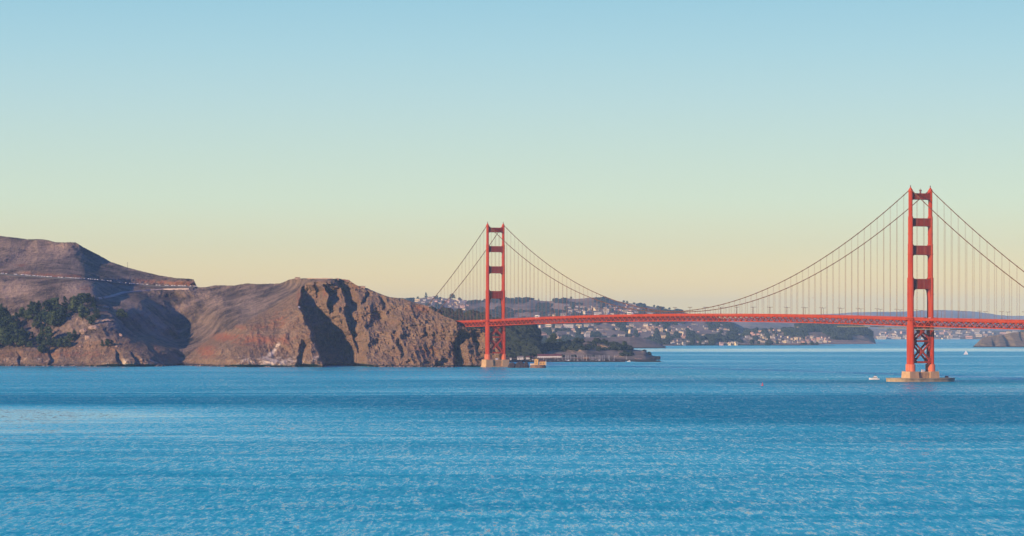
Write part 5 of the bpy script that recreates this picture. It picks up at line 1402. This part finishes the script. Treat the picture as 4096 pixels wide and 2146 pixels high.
for (p, q, r_) in [((0.0, 0.4, 1.8), (0.6, -4.2, 1.9), (0.0, 0.5, 9.8)), ((0, 4.8, 1.7), (0.7, 0.9, 1.9), (0, 0.8, 9.0))]:
    P_, Q_, R_ = map(Vector, (p, q, r_)); n0 = len(b.v); m_ = 6
    for i in range(m_ + 1):
        for j in range(m_ + 1 - i):
            u, v_ = i / m_, j / m_; pt = P_ + (Q_ - P_) * u + (R_ - P_) * v_; pt.x += 0.9 * 4 * u * (1 - u) * (1 - v_); b.v.append(tuple(pt)); 
    def ix(i, j): return n0 + sum(m_ + 1 - a for a in range(i)) + j
    for i in range(m_):
        for j in range(m_ - i):
            b.f.append((ix(i, j), ix(i + 1, j), ix(i, j + 1)))
            if j < m_ - i - 1: b.f.append((ix(i + 1, j), ix(i + 1, j + 1), ix(i, j + 1)))
b.build('sail', M['sail'], sr)
# buoy
D = sea_depth(1543.5); bo = empty('channel_buoy', sp(3050, D)); tag(bo, 'small red channel buoy floating in the open water', 'buoy')
b = MB(); b.lathe([(0.4, -0.6), (1.15, -0.2), (1.2, 0.7), (0.9, 0.85)], 14); b.build('float', M['redbuoy'], bo)
b = MB()
for k in range(4):
    a = math.pi / 4 + k * math.pi / 2; b.tube([(0.75 * math.cos(a), .75 * math.sin(a), .8), (.3 * math.cos(a), .3 * math.sin(a), 2.7)], .12, 5)
b.box(-.5, .5, -.06, .06, 1.3, 2.5); b.box(-.06, .06, -.5, .5, 1.3, 2.5); b.lathe([(.45, 2.7), (.45, 2.85), (.25, 2.9), (.25, 3.3), (.05, 3.4)], 10); b.build('lattice_tower', M['redbuoy'], bo)
# gull in flight
gu = empty('flying_gull', sp(3253, 900, H + (YH - 1193) / F * 900), R(70)); tag(gu, 'small pale gull flying in front of the suspender cables', 'bird')
b = MB(); b.tube([(0, -.28, 0), (0, -.1, .02), (0, .12, .03), (0, .27, .05)], .05, 8, .03)
for sx in (-1, 1): b.add([(sx * .03, .08, .03), (sx * .03, -.08, .03), (sx * .35, -.03, .16), (sx * .35, .1, .17), (sx * .72, -.06, .08), (sx * .35, 0.03, .19)], [(0, 1, 2, 3), (3, 2, 4), (0, 3, 5), (5, 3, 4), (0, 5, 2, 1), (5, 4, 2)])
b.build('body', M['gull'], gu)

# ------------------------------------------------------------------ things on the ridges
def post(px, py, h, label, cross=True):
    p = HEAD.at(px, py); r = empty('utility_pole', (p.x, p.y, p.z - 1)); b = MB(); b.tube([(0, 0, 0), (0, 0, h)], .28, 6, .18); b.build('pole', M['bark'], r)
    if cross: b = MB(); b.box(-1.4, 1.4, -.1, .1, h - 1.2, h - .9); b.box(-1.0, 1.0, -.1, .1, h - 2.4, h - 2.15); b.build('crossarm', M['bark'], r)
    tag(r, label, 'utility pole'); return r
post(510, 1072, 12, 'thin utility pole standing on the hill skyline above the road')
post(254, 1061, 8, 'short pale utility pole on the hillside above the road')
# people on the overlook
def person_mesh(v):
    """one continuous skinned figure"""
    me = bpy.data.meshes.new('person'); 
    sw = [0.0, 0.12, -0.1][v % 3]
    P = [(0, 0, .95), (0, 0, 1.15), (0, 0, 1.42), (0, .01, 1.52), (0, .02, 1.66), (0, 0.02, 1.76), (-.19, 0, 1.40), (-.27, sw, 1.12), (-.26, sw + .1, .88), (.19, 0, 1.40), (.27, -sw, 1.12), (.26, .08 - sw, .88),
         (-.1, 0, .88), (-.12, sw * .6, .48), (-.12, sw, .06), (-.12, sw + .14, .03), (.1, 0, .88), (.12, -sw * .6, .48), (.12, -sw, .06), (.12, .14 - sw, .03)]
    E = [(0, 1), (1, 2), (2, 3), (3, 4), (4, 5), (2, 6), (6, 7), (7, 8), (2, 9), (9, 10), (10, 11), (0, 12), (12, 13), (13, 14), (14, 15), (0, 16), (16, 17), (17, 18), (18, 19)]
    Rr = [.16, .14, .17, .07, .11, .09, .07, .05, .035, .07, .05, .035, .10, .07, .05, .04, .10, .07, .05, .04]
    me.from_pydata(P, E, []); o = bpy.data.objects.new('person', me); C.objects.link(o)
    m = o.modifiers.new('skin', 'SKIN')
    for i, r in enumerate(Rr): me.skin_vertices[0].data[i].radius = (r, r * (.75 if i < 3 else 1))
    me.skin_vertices[0].data[0].use_root = True
    s_ = o.modifiers.new('sub', 'SUBSURF'); s_.levels = 1; s_.render_levels = 1
    dg = bpy.context.evaluated_depsgraph_get(); ev = o.evaluated_get(dg); m2 = bpy.data.meshes.new_from_object(ev)
    bpy.data.objects.remove(o); return m2
pmesh = []
for v in range(3):
    for mt in ('cloth1', 'cloth2'):
        m = person_mesh(v); m.materials.clear(); m.materials.append(M[mt]); pmesh.append((m, mt))
ppx = [(1293, 0), (1301, 0), (1307, 0), (1318, 0), (1326, 0), (1331, 0), (1337, 0), (1343, 0), (1347, 0), (1351, 0), (1356, 0), (1362, 0), (1366, 0), (1372, 0), (1380, 0), (1388, 0), (1268, 2), (1277, 2), (1240, 2), (1228, 2), (1290, 3), (1316, 3)]
ppx.sort(); cntp = {'cloth1': 0, 'cloth2': 0}
for i, (px, dy) in enumerate(ppx):
    m, mt = pmesh[(i * 7 + i // 4) % 6]
    o = bpy.data.objects.new('person', m); C.objects.link(o); p = HEAD.at(px, HEAD.topat(px) + dy + 0.2); o.location = (p.x, p.y, p.z - 0.15); o.scale = (1.1, 1.1, 1.12); o.rotation_euler = (0, 0, random.uniform(0, 6.28))
    nm = 'dark' if mt == 'cloth1' else 'pale'
    tag(o, f'person in {nm} clothes standing on the cliff top overlook, {ordn(cntp[mt])} in {nm} from the left', 'person', 'people on the cliff top overlook'); cntp[mt] += 1
# low parapets and hut on the bluff
def wallbit(px0, px1, dy, h, mat, label, name='parapet_wall', cat='wall'):
    b = MB(); n = 12; xs = np.linspace(px0, px1, n)
    P = [HEAD.at(float(x), HEAD.topat(float(x)) + dy) for x in xs]
    for i in range(n - 1):
        p, q = P[i], P[i + 1]; b.bar((p.x, p.y, p.z + h / 2 - 1), (q.x, q.y, q.z + h / 2 - 1), .5, h + 2)
    o = b.build(name, mat); tag(o, label, cat)
wallbit(1228, 1330, 1.0, 1.0, M['stone'], 'low pale parapet along the top of the dark cliff gully')
wallbit(1345, 1398, 0.5, 1.2, M['lamp'], 'dark railing where the cliff top starts to fall to the right', 'railing', 'railing')
p = HEAD.at(1190, HEAD.topat(1190) + .5); r = empty('bunker', (p.x, p.y + 2, p.z)); b = MB(); b.box(-4, 4, -3, 3, -2, 1.8); b.build('wall', M['stone'], r); b = MB(); b.box(-4.5, 4.5, -3.4, 3.4, 1.8, 2.3); b.build('roof', M['brownroof'], r)
tag(r, 'small flat concrete hut on the left shoulder of the bluff top', 'hut')
p = HEAD.at(1446, HEAD.topat(1446) + .5); r = empty('battery', (p.x, p.y + 2, p.z)); b = MB(); b.box(-6, 6, -3, 3, -3, 1.4); b.build('wall', M['stone'], r); b = MB(); b.box(-6.6, 6.6, -3.4, 3.4, 1.4, 1.8); b.build('roof', M['greyroof'], r)
tag(r, 'low pale concrete emplacement on the ridge right of the overlook', 'bunker')

# ------------------------------------------------------------------ haze
hm = bpy.data.materials.new('haze_air'); hm.use_nodes = True; t = hm.node_tree
for n_ in list(t.nodes): t.nodes.remove(n_)
ho = t.nodes.new('ShaderNodeOutputMaterial'); pv = t.nodes.new('ShaderNodeVolumePrincipled')
pv.inputs['Color'].default_value = (0.40, 0.70, 1.0, 1); pv.inputs['Density'].default_value = HAZE
pv.inputs['Anisotropy'].default_value = -0.35
t.links.new(pv.outputs[0], ho.inputs['Volume'])
b = MB(); b.box(-14000, 18000, -3500, 24500, -12, 290); o = b.build('haze', hm); tag(o, None, None, None, 'stuff')
